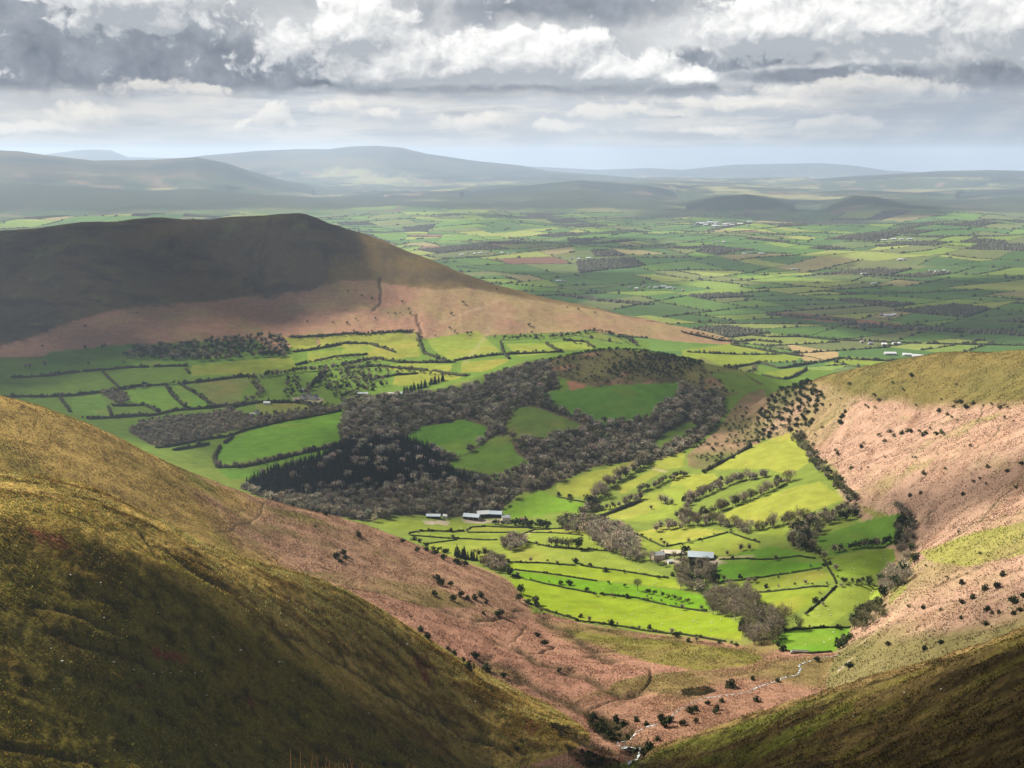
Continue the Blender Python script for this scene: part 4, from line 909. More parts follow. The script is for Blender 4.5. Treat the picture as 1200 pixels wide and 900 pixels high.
row([(800,612),(802,600),(806,592)], 7, 2, ['bare','budding'], 6, 9, 'in the tree row below the broad sunlit slope', 900, D1)
row([(803,617),(840,614),(880,624),(910,617),(947,611)], 7, 2, ['pale','bare','budding'], 9, 13, 'in the tree row below the broad sunlit slope', 900, D1)
patch([(920,641),(930,619),(950,609),(985,596),(1008,594),(1000,609),(965,616),(952,644),(967,656),(945,649)], 6.5, ['bare','ever','bare','budding'], 8, 12, 'in the dark copse above the shaded right-hand fields', 850, D1, .9, False)
row([(980,649),(1013,641),(1043,636)], 6, 1.5, ['ever','bare'], 5, 8, 'in the hedgerow under the shaded right-hand field', 850, D1)
patch([(1045,594),(1062,602),(1075,619),(1070,636),(1068,654),(1075,664),(1060,659),(1050,644),(1048,624),(1053,609)], 6.5, ['bare','bare','ever'], 8, 12, 'in the dark gully wood at the foot of the right slope', 800, D1, .9, False)
patch([(1030,684),(1045,669),(1065,664),(1063,684),(1045,694),(1037,707)], 6.5, ['pale','pale','ever'], 8, 12, 'in the pale clump at the right corner of the fields', 750, D1, .9, False)
row([(990,684),(1023,686)], 5, 1, ['ever'], 4, 6, 'in the short dark hedgerow left of the pale corner clump', 800, D1)
patch([(995,729),(1010,716),(1032,712),(1035,724),(1015,739),(1000,746)], 6, ['leaf','budding','ever'], 7, 11, 'in the lowest clump by the right-hand track', 750, D1, .9, False)
patch([(975,756),(990,746),(1002,749),(990,760),(978,763)], 5.5, ['ever','leaf'], 5, 8, 'in the lowest clump by the right-hand track', 750, D1, .95, False)
single(918, 738, 'lone', 21, 'x', 'tall bare tree with an open crown at the corner of the lowest fields', 750, D1)
single(934, 738, 'budding', 13, 'x', 'slanting bare tree at the hedge end right of the tall lone tree', 750, D1)
for px in (646, 652, 658, 664, 670): single(px, 640 + (px - 646) * .12, 'budding', 12, 'in the row of five on the hedge of the middle meadow', None, 1000, D1)
single(677, 644, 'ever', 14, 'x', 'dark evergreen tree at the right end of the row on the middle meadow hedge', 1000, D1)
single(747, 692, 'lone', 12, 'x', 'bare open tree standing alone on the middle line of the big meadow', 900, D1)
for px, py in ((713,684),(732,688)): single(px, py, 'bush', 4, 'dotted on the meadow left of its lone bare tree', None, 900, D1)
for px, py in ((760,696),(767,698),(777,700),(783,702),(790,703),(797,705),(806,707)): single(px, py, 'ever' if px < 780 else 'leaf', 6, 'in the row right of the lone bare tree on the big meadow', None, 900, D1)
for px, py, h in ((740,585,8),(775,590,13),(780,591,12),(787,592,9),(763,597,6),(868,646,9),(878,645,8),(852,651,6)): single(px, py, 'bare' if h > 8 else 'budding', h, 'standing out in the sunlit fields above and beside the white-roofed farm', None, 950, D1)
for px, py, k, h in ((804,650,'ever',11),(798,655,'ever',8),(790,655,'pale',9),(763,659,'pale',12),(770,662,'bare',9),(779,664,'leaf',6)): single(px, py, k, h, 'close around the white-roofed farm', None, 900, D1)
# between the near spur and the meadows
for px, py, k, h in ((485,633,'bush',7),(492,636,'bush',6),(500,643,'ever',7),(508,647,'ever',7),(515,647,'ever',7),(523,648,'bush',6),(560,652,'leaf',9),(568,652,'budding',11),(573,652,'leaf',9)): single(px, py, k, h, 'on the hedge at the foot of the pink spur', None, 1020, D1)
row([(534,652),(545,655),(558,657)], 3.6, .8, ['conifer'], 10, 12, 'in the dark clipped block at the foot of the pink spur', 1000, D1)
patch([(585,640),(600,632),(615,632),(614,642),(596,649)], 6, ['pale','bare'], 8, 12, 'in the little copse at the left end of the middle meadow', 1000, D1, .95, False)
patch([(563,662),(575,654),(590,658),(592,668),(580,672)], 5.5, ['budding','bare'], 8, 11, 'in the brown clump at the tip of the pink spur', 1000, D1, .95, False)
for px, py, k, h, lb in ((590,672,'leaf',8,'round olive tree left of the dark one at the tip of the pink spur'),(598,676,'ever',11,'dark round tree on the meadow edge at the tip of the pink spur'),(611,696,'ever',11,'upper dark tree of a pair at the left corner of the lowest meadow'),(609,706,'ever',9,'lower dark tree of a pair at the left corner of the lowest meadow'),(628,709,'leaf',9,'olive leafing tree at the left edge of the lowest meadow')):
    single(px, py, k, h, 'x', lb, 930, D1)
# --- bushes on the slopes
for px, py, h in ((343,591,5),(372,599,5),(382,604,5),(370,619,3.5),(395,655,7),(399,660,5),(420,628,7),(402,650,6),(405,655,5),(472,636,6),(489,646,6),(500,646,6),(510,650,7),(520,648,6),(520,656,7),(537,661,9),(546,663,7)): single(px, py, 'bush', h, 'on the pink spur above the meadows', None, 760, 1250)
for px, py, h in ((512,680,7),(516,686,8),(528,686,5),(509,698,6),(530,704,7),(540,699,7),(556,702,6),(563,699,6),(548,703,5),(570,707,4)): single(px, py, 'bush', h, 'in the fold below the pink spur', None, 760, 1250)
for px, py, h in ((585,722,8),(567,720,4),(630,746,5),(638,756,6),(557,771,6),(550,784,7),(570,786,7),(590,794,5),(533,769,5),(493,739,5),(482,725,3),(655,787,3.5),(500,748,5),(525,762,4),(543,775,4)): single(px, py, 'bush', h, 'along the edge of the dark near slope and the pink bracken', None, 560, 1250)
single(606, 879, 'bush', 3, 'x', 'small dark bush low on the shaded near slope', 400, 800); single(450, 897, 'bush', 3, 'x', 'dark bush at the bottom edge of the near slope', 400, 800)
for px, py, h in ((857,806,8),(887,822,5),(882,797,4),(912,799,4),(957,775,5),(995,783,6),(918,763,7),(912,757,5),(843,754,4),(863,757,4),(840,832,5),(815,833,5),(829,826,4),(815,847,4),(800,850,5),(808,836,6),(838,836,4),(846,823,4)): single(px, py, 'bush', h, 'beside the upper stream', None, 600, 1000)
for px, py, h in ((775,846,7),(780,852,8),(786,846,5),(730,850,5),(745,846,5),(757,850,4),(722,846,6),(705,858,6),(715,862,5),(760,878,6),(753,884,5),(770,868,4),(700,852,4),(735,866,4)): single(px, py, 'bush', h, 'in the dark ravine where the stream starts', None, 500, 900)
for pl_ in ([(684,835),(715,846),(744,854),(738,862),(720,870),(700,860)], [(665,876),(695,884),(725,893),(725,900),(690,900)], [(738,882),(760,870),(764,876),(750,890)]): patch(pl_, 5.5, ['bush'], 1.8, 4, 'in the dark ravine where the stream starts', 500, 900, .7, False)
for px, py, h in ((1109,678,3),(1127,685,5),(1155,692,6),(1169,690,6),(1140,702,5),(1127,708,4.5),(1175,675,5),(1157,716,5),(1162,720,3.5),(1170,719,3.5),(1187,708,7),(1187,721,4),(1195,717,4),(1126,726,3.5),(1155,733,4),(1199,701,5),(1082,714,4),(1102,716,3),(1040,757,4.5),(1083,763,5),(1102,755,4),(1064,712,3),(1148,650,3),(1085,665,3)): single(px, py, 'bush', h, 'low on the right-hand slope above the dark hillside', None, 620, 1200)
UP = ((982,533,9),(979,530,7),(1009,525,8),(1012,521,6),(987,490,10),(985,497,10),(990,484,8),(1017,479,6),(1025,479,6),(1024,465,7),(1030,512,7),(1036,518,7),(1047,512,8),(1043,507,8),(1057,509,8),(1063,507,8),(1067,507,7),(1077,507,6),(1081,511,7),(1085,509,7),(1090,504,6),(1097,510,7),(1102,508,8),(1105,510,6),(1100,483,8),(1110,487,7),(1117,479,7),(1120,473,8),(1125,473,8),(1132,479,9),(1140,474,7),(1152,477,5),(1162,475,5),(1172,479,8),(1177,477,6),(1180,479,5),(1177,491,6),(1187,495,4),(1122,494,4),(1103,469,4),(1073,476,5),(1058,458,6),(1046,450,6),(963,503,7),(973,476,5),(985,468,4),(955,511,6),(953,523,7),(1037,537,4),(1073,538,5),(1069,537,4),(1137,524,5),(1107,551,5),(1157,549,7),(1180,554,6),(1197,545,6),(1140,566,5),(1155,569,5),(1148,562,4),(1190,573,5),(1128,581,6),(1078,579,6),(1066,582,6),(1009,551,4),(1017,549,4),(1123,625,4),(1115,490,5))
for px, py, h in UP: single(px, py, pick(['bush', 'bush', 'bush', 'dullbush']), h * .8, 'scattered over the pink bracken of the right-hand slope', None, 700, 2000)
for px, py in ((997,550),(1082,556),(1030,470)): single(px, py, 'dullbush', 6, 'on the pink bracken of the right-hand slope', None, 700, 2000)
for px, py, h in ((995,452,8),(1068,441,8),(1120,452,5),(1014,476,5)): single(px, py, 'bush', h * .8, 'on the olive brow of the right-hand slope', None, 1200, 2000)
patch([(887,523),(884,492),(898,473),(915,455),(945,444),(965,458),(966,478),(942,507),(935,520),(912,512)], 7.5, ['bush','bush','ever'], 4.5, 8, 'in the dark thicket on the left flank of the right-hand slope', 1300, 2200, .8)
patch([(800,512),(830,494),(860,478),(890,473),(888,523),(860,533),(835,544),(812,536)], 9, ['bush','bush','dullbush'], 3.5, 6.5, 'sprinkled down the rough bank left of the dark thicket', 1300, 2200, .42)
patch([(708,430),(740,418),(800,415),(822,428),(800,443),(770,442),(745,436),(720,443)], 8, ['bush'], 4, 7, 'in the scrub along the top of the wooded knoll', 1700, 2200, .75)
patch([(600,436),(640,420),(720,408),(790,410),(850,432),(885,452),(850,464),(800,450),(700,452),(640,440)], 11, ['bush','dullbush'], 3.5, 7, 'dotted over the crown of the wooded knoll', 1700, 2200, .6)
# far hill bushes
for px, py in ((408,340),(424,346),(436,349),(440,372),(471,352),(455,366),(463,366),(469,366),(479,362),(481,367),(407,378),(417,373),(529,367),(543,354),(582,338),(527,383),(533,388),(620,380),(415,387),(436,387),(449,388),(460,388),(470,387),(510,392),(548,390),(552,389),(580,394),(596,395),(623,389),(610,392),(665,359),(678,362),(697,365),(160,366),(100,382),(50,405),(360,376),(390,377)): single(px, py + 2, 'bush', vr.uniform(5, 9), 'on the lower bracken slope of the far left hill', None, 2350, 3200)
# --- left valley: hedgerow trees and small woods
L1, L2 = 1400, 2900
patch([(145,420),(160,408),(215,405),(258,397),(330,393),(340,404),(335,419),(290,420),(240,424),(200,422)], 11, ['ever','bare','bare','ever'], 9, 15, 'in the hanging wood under the far left hill', 2200, 2900, .75, False)
for px, py, k, h in ((100,409,'ever',9),(122,409,'ever',12),(30,432,'bare',12),(35,432,'bare',11),(53,430,'bare',14),(104,428,'bare',8),(145,426,'bare',7),(182,412,'ever',13),(203,418,'ever',13),(277,400,'ever',14),(316,396,'conifer',17),(330,402,'conifer',12)): single(px, py, k, h, 'in the green fields under the far left hill', None, 2000, 2900)
patch([(118,462),(128,458),(148,462),(152,472),(135,474)], 9, ['bare'], 7, 10, 'in the thicket between the small left-hand fields', L1, L2, .9, False)
row([(293,445),(320,440),(353,436),(400,432)], 8, 4, ['bare','bare','ever'], 7, 11, 'in the belt of trees above the white houses', L1, L2)
row([(383,432),(373,449),(355,462)], 8, 3, ['bare','ever'], 7, 11, 'in the belt of trees right of the white houses', L1, L2)
row([(297,449),(307,462),(287,472)], 9, 3, ['bare','budding'], 6, 9, 'in the hedgerow left of the white houses', L1, L2)
row([(587,399),(613,396),(653,396),(700,388),(733,396),(747,406)], 11, 3, ['bare','ever','bush'], 5, 9, 'in the hedgerow under the end of the far left hill', 2000, 2950)
patch([(400,428),(440,421),(470,428),(530,427),(500,440),(460,440),(430,452),(400,455)], 12, ['bare','bush','budding'], 5, 9, 'in the scrubby fields left of the wooded knoll', L1, L2, .7)
row([(472,462),(490,456),(520,446)], 6, 1, ['conifer'], 10, 14, 'in the straight dark row left of the wooded knoll', L1, L2)
row([(255,545),(254,549),(280,548),(333,537),(400,522)], 8, 2, ['bare','bare','budding'], 5, 8, 'in the hedgerow below the long green field', 1300, 2200)
patch([(396,505),(404,482),(412,490),(408,522),(400,523)], 7, ['bare'], 6, 9, 'at the right end of the long green field', 1300, 2200, .9, False)

LVH = [[(15,443),(52,441),(92,436)], [(8,466),(60,465),(82,464),(110,461),(140,457),(195,451)], [(195,451),(250,446),(292,441)], [(102,491),(132,490),(180,487),(207,481),(250,478),(300,473)], [(132,476),(170,475),(185,483)], [(195,453),(205,467),(218,478)], [(212,451),(232,463),(252,477)],
       [(400,403),(433,403),(463,413)], [(490,393),(497,414),(523,424)], [(533,423),(587,416),(660,413)], [(660,399),(697,408)], [(400,428),(440,420),(467,425),(533,425)], [(403,432),(443,429),(547,441)], [(343,413),(400,404)], [(347,428),(430,416)], [(267,479),(300,472),(350,472),(383,479)], [(340,395),(483,389)], [(850,432),(890,425),(957,425),(1013,422)], [(800,390),(883,399),(917,402)], [(843,389),(940,395),(1053,402)], [(857,404),(940,418)]]
for ln_ in LVH: row(ln_, 13, 1.5, ['bush', 'bare', 'ever', 'budding', 'bush'], 3, 7, 'grown out of a hedgerow in the farther green fields', 1300, 3600)
patch([(372,440),(400,433),(440,440),(458,452),(430,462),(400,470),(385,462),(378,452)], 11, ['bare','budding','bush'], 6, 10, 'in the scrubby fields left of the wooded knoll', 1500, 2700, .6)
patch([(300,476),(340,470),(385,474),(395,480),(330,488),(300,492)], 11, ['bare','budding','bush'], 5, 9, 'among the lanes below the white houses', 1500, 2700, .5)
patch([(335,440),(352,444),(352,462),(340,470),(330,462)], 10, ['ever','bare','bush'], 6, 10, 'in the belt of trees right of the white houses', 1500, 2700, .5)
for ln_ in ([(630,638),(647,642),(712,646)], [(614,704),(683,729),(733,735),(850,752)], [(600,675),(633,683),(697,696)], [(703,696),(747,701),(828,717)], [(845,682),(910,674),(963,666)], [(843,656),(907,656)], [(885,694),(970,688)], [(943,720),(980,687)], [(915,740),(997,735)], [(965,656),(980,684)], [(745,626),(778,641)], [(780,641),(853,624)], [(480,625),(545,623)], [(482,628),(583,633)], [(593,659),(673,663)], [(680,663),(783,678)], [(653,582),(685,589)], [(826,553),(880,524)]):
    row(ln_, 24, .6, ['bush', 'bare', 'bush', 'budding'], 2.4, 5.5, 'grown out of a hedge between the sunlit valley fields', 700, 2100)
# --- woods too many to count, kept for the mass objects
WOOD_TREES = []
def wood_fill(poly, d0, d1, step, kinds, h0, h1, holes=(), layers=(0, 2)):
    W_ = np.array([unproj(p[0], p[1], d0, d1) for p in poly]); mn, mx_ = W_.min(0) - 20, W_.max(0) + 20
    gx_, gy_ = np.meshgrid(np.arange(mn[0], mx_[0], step), np.arange(mn[1], mx_[1], step)); gx_ = (gx_ + vr.uniform(-.45, .45, gx_.shape) * step).ravel(); gy_ = (gy_ + vr.uniform(-.45, .45, gy_.shape) * step).ravel()
    px, py = world_pix(gx_, gy_, hgt(gx_, gy_)); ri, ci, fr, fc = grid_idx(gx_, gy_); d = np.hypot(gx_, gy_)
    m = in_poly(px, py, poly) & (FIELD_ID[ri, ci] == 0) & (d > d0) & (d < d1) & np.isin(LAY[ri, ci], layers)
    for hpoly in holes: m &= ~in_poly(px, py, hpoly)
    for x, y in zip(gx_[m], gy_[m]): WOOD_TREES.append((x, y, pick(kinds), h0 + (h1 - h0) * vr.random() ** 1.6))
wood_fill([(282,574),(320,552),(420,600),(475,600),(440,612),(400,607),(340,597)], 1150, 1560, 8.5, ['w1','w2','w3'], 8, 12, [CONIF])
kn = WOODS['knoll']; wood_fill(kn[0], kn[1], kn[2], 7.8, ['w1', 'w1', 'w2', 'w3', 'w4', 'w5'], 4.5, 15, [CONIF])
st = WOODS['strip']; wood_fill(st[0], st[1], st[2], 8.5, ['w1', 'w2', 'w3'], 6, 9)
wood_fill(CONIF, 1300, 1900, 4.8, ['c'] * 24 + ['w4'], 10, 15)
wood_fill([(330,582),(400,570),(470,566),(520,556),(500,570),(430,582),(360,590)], 1250, 1800, 16, ['w4'], 8, 11)
# the nearest and largest of the conifers and of the wood's front edge become trees of their own
def promote(test, n, place, kindmap):
    idx = [i for i, t in enumerate(WOOD_TREES) if test(t)]; idx.sort(key=lambda i: -WOOD_TREES[i][3] / math.hypot(WOOD_TREES[i][0], WOOD_TREES[i][1])); idx = set(idx[:n])
    for i in idx: x, y, k, h = WOOD_TREES[i]; add_plant(x, y, kindmap(k), h, place)
    WOOD_TREES[:] = [t for i, t in enumerate(WOOD_TREES) if i not in idx]
promote(lambda t: t[2] == 'c', 150, 'in the black conifer plantation in the middle of the valley', lambda k: 'conifer')
promote(lambda t: t[2][0] == 'w' and math.hypot(t[0], t[1]) < 1560, 60, 'along the front edge of the wood behind the two farms', lambda k: {'w3': 'pale', 'w4': 'pale'}.get(k, 'bare'))

def family(k): return 'bush' if k in ('bush', 'dullbush') else 'conifer' if k == 'conifer' else 'tree'
chosen = []
for fam, lim in (('tree', 292), ('bush', 285), ('conifer', 190)):
    L = [p for p in PLANTS if family(p['kind']) == fam]; L.sort(key=lambda p: (p['label'] is None, -p['h'] / p['d'])); chosen += L[:lim]; rest = L[lim:]
    for p in rest: WOOD_TREES.append((p['x'], p['y'], p['kind'], p['h']))
for p in chosen:
    k = p['kind']; i = int(vr.integers(0, len(PROTO[k]))); tm, cm_, jm = proto_mesh(k, i)
    loc = (p['x'], p['y'], float(hgt(p['x'], p['y'])) - .1); s = p['h']; wv_ = float(vr.uniform(.9, 1.12)); rz = float(vr.uniform(0, 6.28))
    lab = p['label'] or f"{LOOK[k]} {p['place']}"
    if len(lab.split()) > 16: lab = f"{SHORT[k]} {p['place']}"
    if s / p['d'] > .0062 and family(k) != 'conifer':
        o = link(NAME[k], None, None, loc, rz, (s * wv_, s * wv_, s)); link('trunk', tm, o); link(cm_.name.split('.')[0], cm_, o)
    else:
        o = link(NAME[k], jm, None, loc, rz, (s * wv_, s * wv_, s))
    tag(o, lab, CAT.get(k, 'tree'), None if p['label'] else f"{'bushes' if family(k) == 'bush' else 'trees'} {p['place']}")
print('veg', len(chosen), 'mass', len(WOOD_TREES), round(time.time() - T0, 1))

def mass(name, items, label):
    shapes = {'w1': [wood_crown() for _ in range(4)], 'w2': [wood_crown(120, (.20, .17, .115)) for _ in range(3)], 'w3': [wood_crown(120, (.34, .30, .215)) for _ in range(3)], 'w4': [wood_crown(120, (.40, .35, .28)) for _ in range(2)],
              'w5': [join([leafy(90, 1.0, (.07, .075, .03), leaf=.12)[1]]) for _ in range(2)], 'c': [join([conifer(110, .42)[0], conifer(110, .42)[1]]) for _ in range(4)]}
    for k in PROTO: shapes[k] = None
    Vs, Ts, Cs = [], [], []; off = 0
    groups = {}
    for x, y, k, h in items: groups.setdefault(k, []).append((x, y, h))
    for k, L in groups.items():
        if shapes[k] is None:
            shapes[k] = [leafy(90, .95, leaf=.12)[1] for _ in range(3)] if k in ('ever', 'bush') else [leafy(80, 1.0, (.06, .062, .026), leaf=.12)[1]] if k in ('leaf', 'dullbush') else [wood_crown(130, {'pale': (.30, .26, .19), 'budding': (.19, .175, .095)}.get(k, (.23, .195, .14)), .95, False) for _ in range(3)] if k != 'conifer' else [join([conifer(90)[0], conifer(90)[1]])]
        L = np.array(L); zz = hgt(L[:, 0], L[:, 1]); which = vr.integers(0, len(shapes[k]), len(L))
        for si, (v, t, c) in enumerate(shapes[k]):
            q = L[which == si]; qz = zz[which == si]; n = len(q)
            if n == 0: continue
            a = vr.random(n) * 2 * PI; ca, sa = np.cos(a)[:, None], np.sin(a)[:, None]; h = q[:, 2][:, None]; wd = h * vr.uniform(.85, 1.25, (n, 1))
            co_ = np.stack([(v[None, :, 0] * ca - v[None, :, 1] * sa) * wd + q[:, :1], (v[None, :, 0] * sa + v[None, :, 1] * ca) * wd + q[:, 1:2], v[None, :, 2] * h + qz[:, None] - .1], -1)
            Vs.append(co_.reshape(-1, 3)); Ts.append((t[None] + (np.arange(n) * len(v))[:, None, None]).reshape(-1, 3) + off); off += n * len(v)
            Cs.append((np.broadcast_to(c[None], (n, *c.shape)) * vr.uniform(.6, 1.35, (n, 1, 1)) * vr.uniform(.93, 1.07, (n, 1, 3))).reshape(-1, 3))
    me = mesh_np(name, np.concatenate(Vs), None, np.concatenate(Ts), np.concatenate(Cs), leaf_mat)
    tag(link(name, me), label, kind='stuff')
mass('woodland', WOOD_TREES, 'mass of bare grey-brown woodland, conifers and scrub around the knoll and valley hedges')

# ------------------------------------------------------------------ hedges
HEDGES = []     # points, kind, label, dmin, dmax
def H(pts, label, kind='clip', d0=700, d1=1900): HEDGES.append((pts, kind, label, d0, d1))
MG = 'long green meadows left of the stream'
H([(480,625),(490,623),(545,623)], 'low dark hedge under the topmost meadow left of the grey-roofed farm'); H([(547,622),(552,618),(570,617),(625,619)], 'low dark hedge just below the grey-roofed farm')
H([(548,624),(603,624)], 'short thin hedge along the narrow strip below the grey-roofed farm'); H([(482,628),(510,630),(550,632),(583,633)], 'thin dark hedge across the middle of the upper left meadows')
H([(497,638),(520,635),(535,633)], 'short hedge rising to the right above the pink spur'); H([(607,628),(618,624),(627,621),(650,620),(680,620)], 'dark hedge beside the lane at the head of the middle meadows')
H([(615,635),(630,638),(647,642),(680,644),(712,646)], 'dark hedge carrying the row of five trees'); H([(617,624),(650,625),(683,628)], 'thin hedge right above the clover-bright middle meadow')
H([(593,659),(630,660),(673,663)], 'left half of the broken thin hedge across the big meadow'); H([(680,663),(720,668),(783,678)], 'right half of the broken thin hedge across the big meadow')
H([(603,668),(647,673),(677,678),(700,681)], 'short thin hedge ending in the middle of the big meadow'); H([(600,675),(633,683),(665,690),(697,696)], 'left length of the thick black hedge above the lowest meadow')
H([(703,696),(747,701),(800,713),(828,717)], 'right length of the thick black hedge above the lowest meadow'); H([(614,704),(647,718),(683,729),(733,735),(800,744),(850,752)], 'long dark hedge along the bottom of the lowest meadow')
H([(745,626),(762,634),(778,641)], 'dark hedge down the left side of the yellow field by the farm'); H([(780,641),(810,635),(853,624)], 'dark hedge between the yellow field and the green field above the farm')
H([(843,656),(875,655),(907,656)], 'short black hedge right of the white-roofed barn'); H([(845,682),(910,674),(963,666)], 'black hedge between the shaded field and the lighter field under it'); H([(885,694),(930,691),(970,688)], 'thin dark hedge above the tall lone tree')
H([(943,720),(963,704),(980,687)], 'black hedge slanting up to the right of the tall lone tree'); H([(915,740),(950,737),(997,735)], 'dark hedge along the top of the lowest corner field'); H([(925,764),(950,766),(975,764)], 'dark hedge along the bottom of the lowest corner field')
H([(965,656),(972,668),(980,684)], 'thick dark hedge running down between the right-hand fields'); H([(688,611),(720,600),(750,588)], 'dark hedge under the short tree row right of the upper farm', 'bushy'); H([(685,589),(665,585),(653,582)], 'short hedge above the small shaded green field')
H([(840,660),(835,672),(838,684)], 'short hedge at the left end of the shaded field by the farm'); H([(905,656),(935,652),(955,655)], 'thin dark hedge along the upper shaded field'); H([(855,624),(890,636)], 'dark hedge right of the yellow field by the farm')
H([(800,588),(820,578),(845,562)], 'dark hedge below the small yellow field under the knoll', 'bushy', 900, 2000); H([(880,524),(850,540),(826,553)], 'scrubby hedge on the upper left side of the highest sunlit field', 'bushy', 1000, 2100)
# left valley
LV = [
 ([(15,443),(52,441),(92,436),(150,431),(220,429)], 'thin hedge highest on the left-hand fields'), ([(8,466),(30,465),(60,465),(82,464),(110,461),(140,457),(160,453),(195,451)], 'long hedge crossing the left-hand fields from the golden hill edge'),
 ([(195,451),(212,450),(250,446),(292,441)], 'hedge running on to the tree belt above the white houses'), ([(121,437),(130,446),(141,456)], 'slanting hedge between the two upper left-hand fields'), ([(70,466),(76,474),(82,483)], 'short hedge just above the golden hill edge'),
 ([(102,491),(132,490),(180,487),(207,481),(225,480),(250,478),(270,475),(300,473)], 'dense hedge along the bottom of the small left-hand fields'), ([(127,478),(131,488)], 'very short hedge below the left thicket'), ([(132,476),(170,475),(185,483)], 'hedge running right from the left thicket'),
 ([(195,453),(205,467),(218,478)], 'first slanting hedge left of the rough pale field'), ([(212,451),(232,463),(252,477)], 'second slanting hedge beside the rough pale field'), ([(217,432),(222,438)], 'stub of hedge under the hanging wood'),
 ([(400,403),(433,403),(463,413)], 'hedge through the bright fields below the far hill, leftmost'), ([(490,393),(497,414),(523,424)], 'bushy hedge down between the two bright fields below the far hill'), ([(587,402),(590,414),(597,421)], 'hedge right of the broad bright field below the far hill'),
 ([(533,423),(560,419),(587,416),(613,415),(660,413)], 'hedge under the broad bright field below the far hill'), ([(640,403),(658,413)], 'short hedge between two small bright fields below the far hill'), ([(660,399),(687,401),(697,408)], 'hedge round the last bright field under the end of the far hill'),
 ([(340,395),(400,392),(483,389)], 'hedge parting the bracken of the far hill from the bright fields'), ([(400,428),(440,420),(467,425),(533,425)], 'hedge between the bright fields and the scrubby fields'), ([(403,432),(443,429),(510,435),(547,441)], 'lower hedge of the scrubby fields left of the knoll'),
 ([(433,445),(463,440),(490,438)], 'short hedge above the straight conifer row'), ([(343,413),(373,409),(400,404)], 'hedge between two small bright fields right of the hanging wood'), ([(347,428),(393,418),(430,416)], 'hedge below the small bright fields right of the hanging wood'),
 ([(267,479),(300,472),(350,472),(383,479)], 'hedge along the lane below the white houses'), ([(183,525),(243,515),(267,512),(290,504),(333,494),(400,482)], 'dark hedge along the top of the long green field'), ([(203,528),(245,521)], 'short bushy hedge left of the long green field'), ([(263,520),(273,512)], 'stub of hedge at the left end of the long green field'),
 ([(258,524),(251,536),(254,548),(280,548),(333,537),(400,522)], 'curving hedge round the bottom of the long green field'), ([(353,470),(366,478),(371,482)], 'slanting hedge below the white houses'),
]
for pts, lb in LV: H(pts, lb, 'bushy', 1300, 3000)
RV = [([(850,432),(890,425),(913,432),(957,425),(987,420),(1013,422),(1053,424)], 'long hedge in the green land just beyond the right-hand brow'), ([(800,390),(840,399),(883,399),(917,402)], 'bushy hedge above the big green field beyond the knoll'), ([(843,389),(900,395),(940,395),(987,399),(1053,402),(1133,404),(1200,405)], 'long dark hedge across the plain beyond the right-hand brow'),
      ([(893,440),(920,445),(945,433)], 'hedge round the small green field beyond the knoll'), ([(857,404),(900,412),(940,418)], 'hedge along the top of the big green field beyond the knoll')]
for pts, lb in RV: H(pts, lb, 'bushy', 2200, 3600)
for pts, kind, lb, d0, d1 in HEDGES:
    far = kind == 'bushy'; P_ = unline(pts, 1.3 if not far else 2.2, d0, d1)
    if len(P_) < 3: continue
    n = len(P_); cx = P_[:, 0].mean(); cy = P_[:, 1].mean(); z0 = float(hgt(cx, cy))
    P_ = P_ + fbm(P_[:, 0], P_[:, 1], 9, 2, 33)[:, None] * .5
    zz = hgt(P_[:, 0], P_[:, 1]); tan = unit(np.gradient(P_, axis=0)); nr = np.stack([-tan[:, 1], tan[:, 0]], 1)
    hh = (1.35 if not far else 3.8) * (1 + (.22 if not far else .55) * fbm(P_[:, 0], P_[:, 1], 6 if not far else 12, 3, 34)) * vr.uniform(.85, 1.15, n); ww = (.7 if not far else 2.3) * vr.uniform(.8, 1.2, n)
    hh = hh * np.where(fbm(P_[:, 0], P_[:, 1], 10, 2, 36) > .42, vr.uniform(1.3, 2.0, n), 1.0); gap = fbm(P_[:, 0], P_[:, 1], 22, 2, 35) > .62; hh = np.where(gap, .25, hh)
    prof = np.array([(-1, -.05), (-1.05, .5), (-.6, .97), (.5, 1.0), (1.05, .55), (1, -.05)])
    ring = np.stack([P_[:, None, 0] + nr[:, None, 0] * prof[None, :, 0] * ww[:, None] * vr.uniform(.8, 1.2, (n, 6)), P_[:, None, 1] + nr[:, None, 1] * prof[None, :, 0] * ww[:, None] * vr.uniform(.8, 1.2, (n, 6)), zz[:, None] + prof[None, :, 1] * hh[:, None] * vr.uniform(.85, 1.15, (n, 6))], -1)
    vv = ring.reshape(-1, 3); ii = (np.arange(n - 1)[:, None] * 6 + np.arange(5)[None]).reshape(-1, 1); qd = np.concatenate([ii, ii + 1, ii + 7, ii + 6], 1); tr_ = np.concatenate([qd[:, :3], qd[:, [0, 2, 3]]])
    nl = n * (6 if not far else 9); k = vr.integers(0, n, nl); cen = np.stack([P_[k, 0] + nr[k, 0] * vr.uniform(-1.1, 1.1, nl) * ww[k], P_[k, 1] + nr[k, 1] * vr.uniform(-1.1, 1.1, nl) * ww[k], zz[k] + hh[k] * vr.uniform(.3, 1.12 if not far else 1.35, nl)], 1)
    lv, lt = leaves(cen, vr.uniform(.22, .42, nl) * (1 if not far else 1.5)); base_c = (.024, .027, .012) if not far else (.036, .037, .019)
    jv, jt, jc = join([(vv, tr_, np.array(base_c)), (lv, lt, vary(nl, base_c, .4))])
    jc = np.array(jc); jv = jv - [cx, cy, z0]
    tag(link('hedge', mesh_np('hedge', jv, None, jt, jc, leaf_mat), None, (cx, cy, z0)), lb, 'hedge', 'field hedges')

